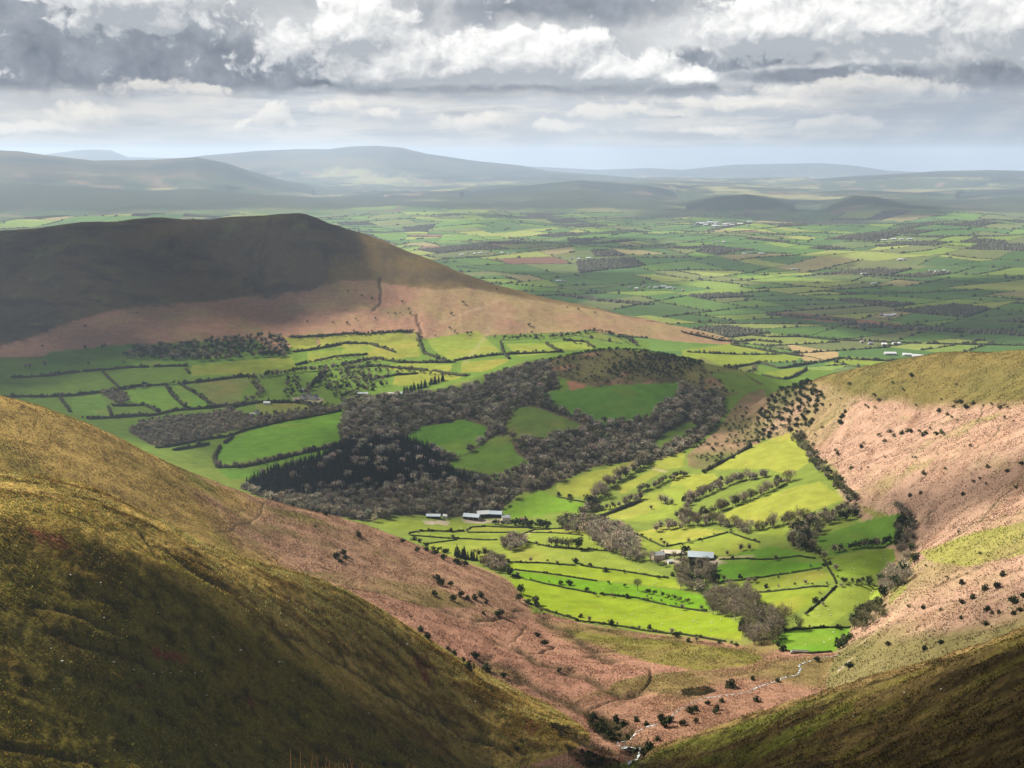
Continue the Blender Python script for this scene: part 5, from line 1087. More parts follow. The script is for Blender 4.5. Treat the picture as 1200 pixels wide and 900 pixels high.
# --- the hedges and copses of the plain, a mass beyond counting
Vs, Ts, Cs, off = [], [], [], 0
bx, by, bl, bh, bw, brot = [], [], [], [], [], []
for x0, y0, x1, y1, ar in HEDGE_SEG:
    L = math.hypot(x1 - x0, y1 - y0); dm = math.hypot((x0 + x1) / 2, (y0 + y1) / 2); mx_, my_ = (x0 + x1) / 2, (y0 + y1) / 2
    if abs(mx_) > my_ * .50 + 200 or dm > 9500: continue
    if ar > 8e5 and False: continue
    st_ = 9 if dm < 4200 else 14 if dm < 6500 else 24; n = max(2, int(L / st_)); t = (np.arange(n) + .5) / n
    xx, yy = x0 + (x1 - x0) * t, y0 + (y1 - y0) * t; tall = vr.random() < .35; a = math.atan2(y1 - y0, x1 - x0)
    h = vr.uniform(.9, 2.2, n) if not tall else vr.uniform(1.5, 7, n); h = np.where(vr.random(n) < .10, vr.uniform(5, 11, n), h)
    bx.append(xx + vr.normal(0, 1.2, n)); by.append(yy + vr.normal(0, 1.2, n)); bl.append(np.full(n, st_ * .62)); bh.append(h); bw.append(np.clip(h * .55, 1.2, 5)); brot.append(np.full(n, a))
wx, wy = [], []
for poly in PLAIN_WOOD:
    pa = np.array(poly); c0 = pa.mean(0); d = np.hypot(*c0)
    if abs(c0[0]) > c0[1] * .5 + 200 or d > 9500: continue
    st_ = 8.5 if d < 5000 else 13; gx_, gy_ = np.meshgrid(np.arange(pa[:, 0].min(), pa[:, 0].max(), st_), np.arange(pa[:, 1].min(), pa[:, 1].max(), st_)); gx_ = (gx_ + vr.uniform(-.45, .45, gx_.shape) * st_).ravel(); gy_ = (gy_ + vr.uniform(-.45, .45, gy_.shape) * st_).ravel()
    m = in_poly(gx_, gy_, poly); wx.append(gx_[m]); wy.append(gy_[m])
for pts, wid, d0, d1 in (([(985,379),(1067,385),(1133,389),(1210,392)], 22, 2600, 4500), ([(900,369),(960,374),(1000,377)], 9, 2600, 4500), ([(960,322),(1000,318),(1035,316)], 40, 3500, 7000), ([(660,346),(700,352),(760,357)], 16, 2600, 6000), ([(730,380),(740,374)], 12, 2600, 6000)):
    Q = unline(pts, 5, d0, d1); Q = np.repeat(Q, 3, 0) + vr.normal(0, wid * .5, (len(Q) * 3, 2)); wx.append(Q[:, 0]); wy.append(Q[:, 1])
wx, wy = np.concatenate(wx), np.concatenate(wy); n = len(wx); bx.append(wx); by.append(wy); bl.append(vr.uniform(3.5, 7, n)); bw.append(vr.uniform(3.5, 7, n)); bh.append(vr.uniform(5, 11, n)); brot.append(vr.random(n) * 3)
nh = sum(len(q) for q in bx[:-1])
bx, by, bl, bh, bw, brot = (np.concatenate(q) for q in (bx, by, bl, bh, bw, brot))
lay_ = layer_at(bx, by); m = (lay_ == 0) & (np.hypot(bx, by) > 2620); isw = np.arange(len(bx)) >= nh
v, t = blob(bx[m], by[m], hgt(bx[m], by[m]), bl[m], bw[m], bh[m], brot[m]); nb = int(m.sum())
cc = np.where(isw[m][:, None], np.array([[.052, .052, .036]]), np.array([[.046, .050, .026]])) * vr.uniform(.65, 1.4, (nb, 1))
tag(link('hedgerows', mesh_np('hedgerows', v, None, t, np.repeat(cc, 10, 0), leaf_mat)), 'countless dark hedgerows and copses over the plain', kind='stuff')
print('veg2', nb, round(time.time() - T0, 1))

# ------------------------------------------------------------------ tussocks of moor grass and bracken on the nearer slopes (a mass)
def tussocks(name, lay, n, d0, d1, hgt0, hgt1, label, test=None, px0=-240, px1=1440, bright=1.0, sig=.34):
    got = []; tot = 0
    a0, a1 = math.atan((px0 - 600) / F), math.atan((px1 - 600) / F)
    while tot < n:
        a = vr.uniform(a0, a1, n); d = np.sqrt(vr.uniform(d0 * d0, d1 * d1, n)); x, y = d * np.sin(a), d * np.cos(a)
        m = layer_at(x, y) == lay
        ri, ci, fr, fc = grid_idx(x, y); m &= (FIELD_ID[ri, ci] == 0)
        if test is not None:
            tx, ty = world_pix(x, y, hgt(x, y)); m &= in_poly(tx, ty, test)
        # keep to ground that faces the valley head (what can be seen)
        e = 3.0; zz = hgt(x, y); sl = (zz - CAM_Z) / d; zf = (hgt(x * (1 - e / d), y * (1 - e / d)) - CAM_Z) / (d - e); m &= sl > zf - .0015
        m &= vr.random(n) < np.clip(.55 + 1.2 * fbm(x, y, 14, 3, 91), .05, 1)
        got.append(np.stack([x, y, zz, C[ri, ci, 0], C[ri, ci, 1], C[ri, ci, 2]], 1)[m]); tot += int(m.sum())
        if len(got) > 12: break
    q = np.concatenate(got)[:n]; n = len(q); nb = 5
    h = vr.uniform(hgt0, hgt1, n) * (.6 + .8 * vr.random(n) ** 2); ang = vr.random((n, nb)) * 2 * PI; r = h[:, None] * vr.uniform(.35, .7, (n, nb)); w_ = h[:, None] * vr.uniform(.30, .5, (n, nb))
    ca, sa = np.cos(ang), np.sin(ang); bx_, by_, bz_ = q[:, 0:1], q[:, 1:2], q[:, 2:3] - .08
    tip = np.stack([bx_ + ca * r, by_ + sa * r, bz_ + h[:, None] * vr.uniform(.6, 1.0, (n, nb))], -1)
    b1 = np.stack([bx_ - sa * w_ * .5 + ca * r * .1, by_ + ca * w_ * .5 + sa * r * .1, bz_ + 0 * ca], -1); b2 = np.stack([bx_ + sa * w_ * .5 + ca * r * .1, by_ - ca * w_ * .5 + sa * r * .1, bz_ + 0 * ca], -1)
    v = np.stack([b1, b2, tip], 2).reshape(-1, 3); t = np.arange(len(v)).reshape(-1, 3)
    tone = np.exp(vr.normal(0, sig, (n, 1))); cc = np.clip(q[:, 3:6] * bright * tone * (1 + .18 * vr.normal(size=(n, 3)) * [1, .6, .6]) + [.006, .004, .001], .006, .5)
    tag(link(name, mesh_np(name, v, None, t, np.repeat(cc, nb * 3, 0), leaf_mat)), label, kind='stuff')
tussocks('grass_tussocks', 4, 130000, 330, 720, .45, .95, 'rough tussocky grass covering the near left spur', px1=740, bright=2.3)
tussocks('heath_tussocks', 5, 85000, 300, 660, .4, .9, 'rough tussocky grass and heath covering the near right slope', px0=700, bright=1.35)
tussocks('dead_bracken', 3, 110000, 700, 1120, .5, 1.1, 'dead bracken and grass covering the golden and pink spurs on the left', px1=920, bright=1.25, sig=.30)
tussocks('dead_bracken', 2, 135000, 640, 1800, .6, 1.3, 'dead pink bracken covering the right-hand slope', px0=780, bright=1.15, sig=.26)
tussocks('dead_bracken', 0, 45000, 560, 1010, .45, .9, 'dead bracken and rough grass around the valley head and its stream', [(590,712),(640,712),(683,733),(733,740),(800,748),(860,757),(925,768),(1000,766),(1080,735),(1060,800),(960,850),(760,900),(600,900)], px0=540, px1=1100)
print('tussocks', round(time.time() - T0, 1))
# ------------------------------------------------------------------ farm buildings
def M_(name, col, rough=.8, noise=.12, scale=.6, spec=.2): return simple_mat(name, col, rough, noise, scale, spec)
MW = {'white': M_('whitewashed_wall', (.55, .53, .50)), 'cream': M_('cream_wall', (.62, .55, .46)), 'pink': M_('pink_render', (.60, .46, .38)), 'stone': M_('grey_stone', (.26, .24, .21), .9, .3, 1.5), 'dark': M_('dark_boarding', (.055, .05, .045)), 'green': M_('green_sheet_wall', (.09, .12, .10))}
MR = {'pale': M_('pale_sheet_roof', (.33, .38, .43), .45, .06, .5, .5), 'white': M_('white_sheet_roof', (.48, .49, .50), .5, .06, .5, .4), 'slate': M_('slate_roof', (.10, .105, .12), .6, .2, 2.0, .4), 'grey': M_('grey_sheet_roof', (.27, .28, .30), .5, .1, .6, .4), 'rust': M_('rusty_roof', (.30, .17, .11)), 'cream': M_('cream_sheet_roof', (.48, .42, .34), .6, .1, .5)}
MG_ = simple_mat('window_glass', (.02, .025, .03), .1, 0, 1, .6); MD = simple_mat('dark_door', (.04, .035, .03), .7); MF = simple_mat('white_frame', (.75, .75, .72), .6); MB_ = simple_mat('bay_shade', (.015, .014, .013), .95); MC = simple_mat('chimney_brick', (.28, .17, .12), .9, .2, 3.0)
def add_box(bm, x0, x1, y0, y1, z0, z1):
    v = [bm.verts.new(q) for q in ((x0,y0,z0),(x1,y0,z0),(x1,y1,z0),(x0,y1,z0),(x0,y0,z1),(x1,y0,z1),(x1,y1,z1),(x0,y1,z1))]
    for f in ((0,3,2,1),(4,5,6,7),(0,1,5,4),(1,2,6,5),(2,3,7,6),(3,0,4,7)): bm.faces.new([v[i] for i in f])
def bm_obj(name, bm, mat, parent):
    me = bpy.data.meshes.new(name); bmesh.ops.recalc_face_normals(bm, faces=bm.faces[:]); bm.to_mesh(me); bm.free(); me.materials.append(mat); return link(name, me, parent)
def gable_walls(L, W, E_, R):
    bm = bmesh.new(); pr = [(-W/2,-1.5),(W/2,-1.5),(W/2,E_),(0,R),(-W/2,E_)]; a = [bm.verts.new((-L/2,y,z)) for y,z in pr]; b = [bm.verts.new((L/2,y,z)) for y,z in pr]
    bm.faces.new(a); bm.faces.new(b[::-1])
    for i in range(5): bm.faces.new((a[i], b[i], b[(i+1)%5], a[(i+1)%5]))
    return bm
def gable_roof(L, W, E_, R, over=.45, th=.18):
    bm = bmesh.new(); k = (R - E_) / (W / 2); y = W/2 + over; ze = E_ - over * k + .06; zr = R + .06; l = L/2 + over
    pr = [(-y, ze), (0, zr), (y, ze), (y, ze + th), (0, zr + th), (-y, ze + th)]
    a = [bm.verts.new((-l, q[0], q[1])) for q in pr]; b = [bm.verts.new((l, q[0], q[1])) for q in pr]
    for i in range(6): bm.faces.new((a[i], b[i], b[(i+1)%6], a[(i+1)%6]))
    bm.faces.new((a[0], a[1], a[4], a[5])); bm.faces.new((a[1], a[2], a[3], a[4])); bm.faces.new((b[0], b[1], b[4], b[5])); bm.faces.new((b[1], b[2], b[3], b[4])); return bm
def building(kind, px, py, L, W, E_, R, rz, wall, roof, label, d0, d1, cat=None, group=None, bays=0, wins=0, chim=False, dz=0.0):
    x, y = unproj(px, py, d0, d1); z = float(hgt(x, y)) + .15 + dz
    o = bpy.data.objects.new(kind, None); COL.objects.link(o); o.location = (x, y, z); o.rotation_euler = (0, 0, math.radians(rz)); tag(o, label, cat or ('house' if 'house' in kind or 'cottage' in kind else 'barn'), group)
    bm_obj('wall', gable_walls(L, W, E_, R), MW[wall], o); rf = bm_obj('roof', gable_roof(L, W, E_, R), MR[roof], o)
    f = -W / 2 - .05
    if bays:
        st_ = (L - 1.0) / bays
        for i in range(bays):
            bm = bmesh.new(); x0 = -L/2 + .5 + i * st_; add_box(bm, x0 + .35, x0 + st_ - .35, f, f + .3, 0.05, E_ * .82); bm_obj('bay_shade_slab', bm, MB_, o)  # near-black slab on the closed wall, painting the shade inside a bay
    if wins:
        st_ = (L - .6) / wins; dr = wins // 2
        for i in range(wins):
            xc_ = -L/2 + .3 + (i + .5) * st_
            for zz_ in ((1.0, 2.2), (E_ - 1.7, E_ - .55)) if E_ > 4 else ((1.0, 2.2),):
                if i == dr and zz_[0] == 1.0:
                    bm = bmesh.new(); add_box(bm, xc_ - .55, xc_ + .55, f, f + .2, 0, 2.1); bm_obj('door', bm, MD, o); continue
                bm = bmesh.new(); add_box(bm, xc_ - .6, xc_ + .6, f, f + .2, *zz_); wn = bm_obj('window', bm, MF, o)
                bm = bmesh.new(); add_box(bm, xc_ - .48, xc_ + .48, f - .03, f + .1, zz_[0] + .12, zz_[1] - .12); bm_obj('pane', bm, MG_, wn)
    if chim:
        for s in ((-1, 1) if L > 9 else (1,)):
            bm = bmesh.new(); cx_ = s * (L/2 - .7); add_box(bm, cx_ - .4, cx_ + .4, -.4, .4, R - .6, R + 1.3); bm_obj('chimney', bm, MC, rf)
    return o
# the white-roofed farm in the sunlit valley
building('barn', 821, 655, 25, 15, 4.2, 7.6, -10, 'dark', 'pale', 'big open-fronted barn with a pale blue-white roof among the sunlit fields', 900, 1500, bays=5)
building('long_shed', 789, 650, 24, 8, 2.6, 4.8, -4, 'cream', 'cream', 'long low cream-roofed shed left of the big pale barn', 900, 1500, bays=4)
building('farmhouse', 771, 655, 12, 7.5, 5.0, 7.6, 14, 'pink', 'grey', 'pinkish farmhouse half hidden by trees left of the pale barn', 900, 1500, wins=4, chim=True)
building('small_shed', 785, 660, 5, 4, 2.4, 3.6, 20, 'white', 'white', 'tiny white outbuilding under the trees below the cream-roofed shed', 900, 1500, wins=2)
# the two farms against the wood
building('long_shed', 508, 607, 17, 8, 3.2, 5.0, -3, 'dark', 'pale', 'long pale-roofed shed alone at the wood edge, left of the other farm', 1150, 1700, bays=6)
building('cottage', 522, 607, 5, 5, 3.0, 4.6, -30, 'white', 'grey', 'small white gabled hut at the right end of the lone long shed', 1150, 1700, wins=1)
building('barn', 553, 608, 20, 11, 4.0, 6.6, -14, 'stone', 'pale', 'leftmost grey-roofed barn of the farm against the wood', 1150, 1700, bays=3)
building('barn', 566, 605, 15, 12, 4.4, 7.2, 12, 'green', 'white', 'middle barn of the farm against the wood, white roof turned to the sun', 1150, 1700, bays=2)
building('barn', 581, 605, 16, 11, 4.2, 6.8, -8, 'dark', 'pale', 'right-hand barn of the farm against the wood', 1150, 1700, bays=3)
building('farmhouse', 593, 610, 10, 7, 4.6, 7.0, 6, 'white', 'grey', 'white farmhouse peeping over the dark belt right of the grey-roofed barns', 1150, 1700, wins=3, chim=True)
building('cottage', 612, 611, 6, 5, 2.8, 4.6, 0, 'cream', 'rust', 'small cream cottage within the dark belt of trees', 1150, 1700, wins=2)
# left valley houses
building('house', 355, 468, 13, 9, 5.2, 9.0, 80, 'white', 'slate', 'left of three white-gabled houses with black slate roofs in the left valley', 1700, 2600, wins=3, chim=True)
building('house', 362, 467, 13, 9, 5.6, 9.4, 84, 'white', 'slate', 'middle of three white-gabled houses with black slate roofs in the left valley', 1700, 2600, wins=3, chim=True)
building('house', 369, 468, 14, 9, 5.2, 9.0, 76, 'white', 'slate', 'right of three white-gabled houses with black slate roofs in the left valley', 1700, 2600, wins=3, chim=True)
building('cottage', 354, 459, 8, 6, 3.2, 5.4, 10, 'white', 'grey', 'small white cottage just above the three black-roofed houses', 1700, 2600, wins=2)
building('cottage', 313, 474, 11, 6, 3.2, 5.4, -6, 'white', 'white', 'long white cottage by the lane left of the black-roofed houses', 1700, 2600, wins=3)
building('cottage', 294, 488, 12, 6, 3.4, 5.6, 8, 'white', 'white', 'white cottage among trees under the rough pale field', 1600, 2600, wins=3); building('cottage', 301, 485, 7, 6, 4.2, 6.4, 60, 'white', 'slate', 'small gabled cottage touching the white one under the rough pale field', 1600, 2600, wins=2)
building('long_shed', 425, 463, 19, 8, 3.2, 5.0, 3, 'dark', 'pale', 'long pale-roofed shed at the left end of the knoll wood', 1700, 2600, bays=5)
building('barn', 458, 464, 12, 9, 3.6, 6.0, -20, 'stone', 'white', 'left of two small white-roofed barns beside the straight conifer row', 1700, 2600, bays=2); building('barn', 467, 463, 12, 9, 3.6, 6.0, 10, 'stone', 'pale', 'right of two small white-roofed barns beside the straight conifer row', 1700, 2600, bays=2)
# beyond the brow and over the plain: small houses
def small_house(L, W, E_, R, wall, roof):
    Vv, Tt, Cc = [], [], []
    pr = [(-W/2,-2.),(W/2,-2.),(W/2,E_),(0,R),(-W/2,E_)]; v = np.array([(-L/2,y,z) for y,z in pr] + [(L/2,y,z) for y,z in pr]); t = [(0,1,2),(0,2,4),(2,3,4),(5,7,6),(5,9,7),(7,9,8),(0,5,6),(0,6,1),(1,6,7),(1,7,2),(0,4,9),(0,9,5)]
    Vv.append((v, np.array(t), np.array(wall)))
    o_ = .4; k = (R - E_) / (W/2); v = np.array([(s*(L/2+o_), y, z + .12) for s in (-1,1) for y,z in ((-W/2-o_,E_-o_*k),(0,R),(W/2+o_,E_-o_*k))]); t = [(0,3,4),(0,4,1),(1,4,5),(1,5,2)]
    Vv.append((v, np.array(t), np.array(roof)))
    if E_ > 3:
        v = np.array([(L/2-1.2+a, b, c) for a in (0,.8) for b in (-.4,.4) for c in (R-.5,R+1.2)]); t = [(0,1,3),(0,3,2),(4,6,7),(4,7,5),(0,4,5),(0,5,1),(2,3,7),(2,7,6),(1,5,7),(1,7,3)]; Vv.append((v, np.array(t), np.array((.25,.17,.12))))
        q = []
        for wx_ in (-L*.3, 0, L*.3): q.append([(wx_-.5,-W/2-.04,1.0),(wx_+.5,-W/2-.04,1.0),(wx_+.5,-W/2-.04,2.3),(wx_-.5,-W/2-.04,2.3)])
        v = np.array(q).reshape(-1,3); t = np.concatenate([[(4*i,4*i+1,4*i+2),(4*i,4*i+2,4*i+3)] for i in range(3)]); Vv.append((v, t, np.array((.03,.03,.035))))
    return join(Vv)
house_mat = attr_mat('house_walls_and_roofs', .06, .4, rnd=.06)
HM = [mesh_np('far_house', *(lambda q: (q[0], None, q[1], q[2]))(small_house(*a)), house_mat) for a in ((11,7.5,5,7.8,(.36,.35,.335),(.16,.16,.18)),(14,8,4.6,7.4,(.42,.40,.37),(.42,.42,.44)),(22,12,4.5,7,(.5,.5,.5),(.34,.36,.38)),(28,14,5,8,(.35,.36,.36),(.36,.37,.39)),(9,7,4.8,7.4,(.36,.35,.33),(.24,.17,.14)))]
VILL = [
 ([(1020,404,0),(1036,405,1),(1050,404,2),(1043,416,3),(1063,417,2),(1076,419,3),(1010,402,4),(1086,420,0)], 'white farm building in the group just beyond the right-hand brow', 2500, 3600),
 ([(548,297,0),(556,298,1),(563,297,2),(571,297,0),(579,298,4),(588,297,1),(596,298,0),(603,297,4),(541,299,2)], 'pale house in the village past the end of the far left hill', 4000, 9000),
 ([(738,338,0),(746,339,1),(754,337,4),(761,338,0),(768,338,1),(776,337,3),(784,338,2),(790,339,0),(800,341,4)], 'pale house in the hamlet in the middle of the plain', 3500, 7000),
 ([(1090,318,0),(1098,319,2),(1106,318,1),(1094,321,4),(1112,319,0)], 'white house in the tree-girt hamlet far out on the right', 3800, 8000), ([(1033,370,0),(1041,371,3),(1048,370,1),(1037,373,4)], 'pale farm building in the hollow on the plain below the dark wood belt', 3000, 5000),
 ([(1055,305,3),(1060,305,0)], 'lone pale barn on the right of the plain', 4000, 9000), ([(872,298,2),(880,297,0),(892,298,3)], 'pale farm roof among fields in the middle distance', 4000, 9000),
 ([(1036,282,3),(1047,281,3),(1056,281,2),(1066,281,3),(1074,282,0)], 'long white roof on the low ridge far out on the right', 5500, 12000), ([(842,284,0),(848,284,1),(836,285,0)], 'tiny pale house below the far town', 5500, 12000), ([(670,304,0),(678,304,1),(690,303,2)], 'tiny pale house in the middle of the plain', 4000, 9000), ([(1012,322,3),(1024,333,2)], 'pale shed near the dark copse on the plain', 3600, 8000),
 ([(930,316,2),(936,317,0)], 'pale farm roof left of the dark copse on the plain', 3600, 8000), ([(655,330,2),(662,331,0)], 'pale farm roof on the near part of the plain', 3600, 8000),
]
for pts, lb, d0, d1 in VILL:
    for px, py, k in pts:
        x, y = unproj(px, py, d0, d1); o = link('far_house', HM[k], None, (x, y, float(hgt(x, y))), float(vr.uniform(-.5, .5)), .92); tag(o, lb, 'house', lb.replace('pale', 'pale').split(' in ')[0] + 's, ' + ' '.join(lb.split()[-4:]))
for i in range(26):
    px = vr.uniform(806, 880); py = vr.uniform(260.5, 266); x, y = unproj(px, py, 6000, 11500); o = link('far_house', HM[int(vr.choice([0, 1, 2, 3, 3]))], None, (x, y, float(hgt(x, y)) + .5), float(vr.uniform(-.5, .5)), 1.2); tag(o, 'pale town building under the blue wooded hills', 'house', 'houses of the far town')

# ------------------------------------------------------------------ stone footbridge wall, boulders
rock_mat = simple_mat('lichened_rock', (.42, .40, .37), .9, .35, 2.0)
def rock_mesh(seed):
    bm = bmesh.new(); bmesh.ops.create_icosphere(bm, subdivisions=2, radius=.5); r2 = random.Random(seed); ax = [Vector((r2.gauss(0,1), r2.gauss(0,1), r2.gauss(0,1))).normalized() for _ in range(7)]
    for v in bm.verts:
        n = v.co.normalized(); k = 1.0
        for a in ax: k = min(k, .72 / max(.55, abs(n.dot(a)) * .98 + .1) if n.dot(a) > .6 else k)
        v.co = n * .5 * k * r2.uniform(.93, 1.05); v.co.z *= .7
    me = bpy.data.meshes.new('boulder'); bm.to_mesh(me); bm.free(); me.materials.append(rock_mat); return me
RM = [rock_mesh(i) for i in range(5)]
RK = [(73,775,1.3),(133,776,1.6),(157,785,1.1),(185,718,.9),(122,724,1.0),(250,747,1.1),(282,762,1.8),(242,815,1.1),(253,873,1.1),(63,808,.9),(327,776,1.6),(331,776,1.1),(338,704,1.3),(83,674,1.1),(477,755,2.0),(432,836,1.1),(557,822,1.3),(463,741,1.5),(118,683,1.0),(20,640,1.0),(180,790,1.0),(190,788,1.0),(200,789,1.2),(212,787,1.0),(228,789,1.3),(236,787,.9),(303,846,.9),(60,760,.8),(405,792,1.0),(352,812,.8)]
for i, (px, py, s) in enumerate(RK):
    x, y = unproj(px, py, 300, 800); row_ = 175 < px < 240 and 780 < py < 795
    tag(link('boulder', RM[i % 5], None, (x, y, float(hgt(x, y)) + .1), float(vr.uniform(0, 6)), (s * .95, s * .8, s * .8)), 'pale stone in the broken line of stones across the dark left slope' if row_ else 'pale grey boulder lying loose on the dark near slope', 'boulder', 'stones in a broken line' if row_ else 'boulders on the left slope')
for px, py, s in ((930,867,.9),(858,885,1.0),(1103,808,1.2),(1060,812,.9),(1000,840,.8)):
    x, y = unproj(px, py, 250, 700); tag(link('boulder', RM[int(vr.integers(0, 5))], None, (x, y, float(hgt(x, y)) + .1), 0, s), 'pale boulder on the shaded right-hand near slope', 'boulder', 'boulders on the right slope')
x, y = unproj(938, 765, 700, 1100); bo = bpy.data.objects.new('footbridge', None); COL.objects.link(bo); bo.location = (x, y, float(hgt(x, y))); bo.rotation_euler = (0, 0, -.12); tag(bo, 'low grey stone footbridge over the stream below the corner field', 'bridge')
bm = bmesh.new(); add_box(bm, -6, 6, -1.0, 1.0, .9, 1.3); bm_obj('deck', bm, MW['stone'], bo)
for s in (-1, 1):
    bm = bmesh.new(); add_box(bm, s * 6 - 1.2, s * 6 + 1.2, -1.3, 1.3, -1.5, .897); bm_obj('abutment', bm, MW['stone'], bo)
    bm = bmesh.new(); add_box(bm, -6.2, 6.2, s * 1.0 - .15 + s * .18, s * 1.0 + .15 + s * .18, .8, 1.9); bm_obj('parapet', bm, MW['stone'], bo)

# ------------------------------------------------------------------ sheep
wool_mat = attr_mat('wool', .08, 3.0, rnd=.10)
def sheep_mesh(graze):
    P_ = [(-.45,0,.62),(-.15,0,.66),(.15,0,.66),(.42,0,.64)]; R_ = [(.20,.22),(.25,.26),(.25,.26),(.20,.22)]
    P_ += ([(.62,0,.52),(.76,0,.30),(.84,0,.14)] if graze else [(.60,0,.80),(.72,0,.94),(.88,0,.90)]); R_ += [(.11,.12),(.085,.09),(.055,.055)]
    E_ = [(0,1),(1,2),(2,3),(3,4),(4,5),(5,6)]
    for bx_, root in ((-.40,0),(.36,3)):
        for sy in (-1, 1):
            i = len(P_); back = bx_ < 0
            P_ += [(bx_, sy*.13, .42), (bx_ + (-.05 if back else .02), sy*.13, .22), (bx_ + (.0 if back else 0), sy*.13, .02)]; R_ += [(.075,.075),(.042,.042),(.04,.04)]; E_ += [(root, i), (i, i+1), (i+1, i+2)]
    me = bpy.data.meshes.new('sheep_cage'); me.from_pydata(P_, E_, []); ob = bpy.data.objects.new('sheep_cage', me); COL.objects.link(ob)
    sk = ob.modifiers.new('skin', 'SKIN')
    for i, r in enumerate(R_): me.skin_vertices[0].data[i].radius = r
    me.skin_vertices[0].data[1].use_root = True
    sb = ob.modifiers.new('sub', 'SUBSURF'); sb.levels = 1; sb.render_levels = 1
    dg = bpy.context.evaluated_depsgraph_get(); out_ = bpy.data.meshes.new_from_object(ob.evaluated_get(dg)); bpy.data.objects.remove(ob); bpy.data.meshes.remove(me)
    c = np.ones((len(out_.vertices), 4), np.float32)
    for i, v in enumerate(out_.vertices): c[i, :3] = (.30, .27, .22) if (v.co.x > .70 or v.co.z < .22) else (.60, .57, .49)
    at_ = out_.attributes.new('col', 'FLOAT_COLOR', 'POINT'); at_.data.foreach_set('color', c.ravel()); out_.name = 'sheep'; out_.materials.clear(); out_.materials.append(wool_mat); return out_
SM = [sheep_mesh(True), sheep_mesh(True), sheep_mesh(False)]
FLOCKS = [
 ([(640,712),(700,700),(800,716),(850,726),(862,742),(800,738),(733,728),(690,722)], 44, 'in the lowest big meadow above the bracken'), ([(610,672),(680,682),(800,697),(825,706),(800,708),(700,690)], 8, 'in the dark green strip above the lowest meadow'),
 ([(600,664),(680,666),(780,681),(790,688),(700,677)], 12, 'in the yellow strip across the big meadow'), ([(575,655),(640,645),(710,650),(770,674),(680,658),(610,657)], 18, 'in the broad meadow under the row of five trees'),
 ([(840,600),(880,588),(925,574),(958,567),(985,583),(930,604),(880,610)], 16, 'on the broad steep yellow field'), ([(840,547),(885,526),(930,508),(945,535),(900,547)], 9, 'on the highest sunlit field'), ([(695,610),(720,594),(770,580),(800,572),(800,590),(750,606)], 9, 'on the sloping field above the stream wood'),
 ([(945,717),(985,692),(1030,688),(1030,697),(990,714),(965,730)], 10, 'in the bright field right of the tall lone tree'), ([(970,661),(1040,646),(1045,657),(1030,669),(985,675)], 14, 'in the right-hand field beside the gully wood'), ([(845,684),(960,670),(970,677),(890,690)], 8, 'in the strip field right of the farm grove'),
 ([(915,742),(990,737),(988,750),(940,760)], 5, 'in the lowest corner field'), ([(490,622),(540,618),(545,621)], 4, 'in the topmost left meadow'), ([(790,645),(855,630),(880,638),(840,648)], 3, 'behind the white-roofed barn'), ([(700,752),(800,760),(860,766),(820,780),(740,770)], 5, 'on the rough olive pasture above the stream'), ([(1085,650),(1140,632),(1195,620),(1190,645),(1110,660)], 3, 'on the yellow grass of the right-hand slope'),
]
for poly, n, where in FLOCKS:
    k = 0; pa = np.array(poly, float)
    while k < n:
        px = vr.uniform(pa[:, 0].min(), pa[:, 0].max()); py = vr.uniform(pa[:, 1].min(), pa[:, 1].max())
        if not in_poly(np.array([px]), np.array([py]), pa)[0]: continue
        x, y = unproj(px, py, 700, 2000); lamb = vr.random() < .25; s = .98 if not lamb else .65
        tag(link('sheep', SM[int(vr.integers(0, 3))], None, (x, y, float(hgt(x, y)) - .02), float(vr.uniform(0, 6.28)), s), f'white sheep grazing {where}', 'sheep', f'sheep {where}'); k += 1

# ------------------------------------------------------------------ the stream
wm, nt, o = mat_new('stream_water'); X.nt = nt; p = nt.nodes.new('ShaderNodeBsdfPrincipled'); nt.links.new(p.outputs[0], o.inputs[0]); g = nt.nodes.new('ShaderNodeNewGeometry')
t = nt.nodes.new('ShaderNodeTexNoise'); t.inputs['Scale'].default_value = .7; t.inputs['Detail'].default_value = 4; nt.links.new(g.outputs['Position'], t.inputs['Vector'])
nt.links.new(xmix(xstep(.45, .63, X(t.outputs[0])), (.045, .05, .045), (.62, .64, .65)), p.inputs['Base Color']); p.inputs['Roughness'].default_value = .25
b_ = nt.nodes.new('ShaderNodeBump'); b_.inputs['Strength'].default_value = .4; nt.links.new(t.outputs[0], b_.inputs['Height']); nt.links.new(b_.outputs[0], p.inputs['Normal'])
def ribbon(pts, w0, d0=500, d1=1000):
    P_ = unline(pts, 1.5, d0, d1); n = len(P_); P_ = P_ + np.stack([fbm(P_[:, 0], P_[:, 1], 9, 2, 51), fbm(P_[:, 0], P_[:, 1], 9, 2, 52)], 1) * 1.2
    tan = unit(np.gradient(P_, axis=0)); nr = np.stack([-tan[:, 1], tan[:, 0]], 1); w_ = .75 * w0 * (1 + .55 * fbm(P_[:, 0], P_[:, 1], 11, 2, 53)); w_[0] *= .3; w_[-1] *= .3
    rows = np.stack([P_ + nr * w_[:, None] * k for k in (-1, -.33, .33, 1)], 1); zc = hgt(P_[:, 0], P_[:, 1]); zz = np.maximum(hgt(rows[..., 0], rows[..., 1]), zc[:, None]) + .18
    v = np.concatenate([rows, zz[..., None]], -1).reshape(-1, 3); ii = (np.arange(n - 1)[:, None] * 4 + np.arange(3)[None]).reshape(-1, 1); return v, np.concatenate([ii, ii + 1, ii + 5, ii + 4], 1)
vs, qs, off = [], [], 0
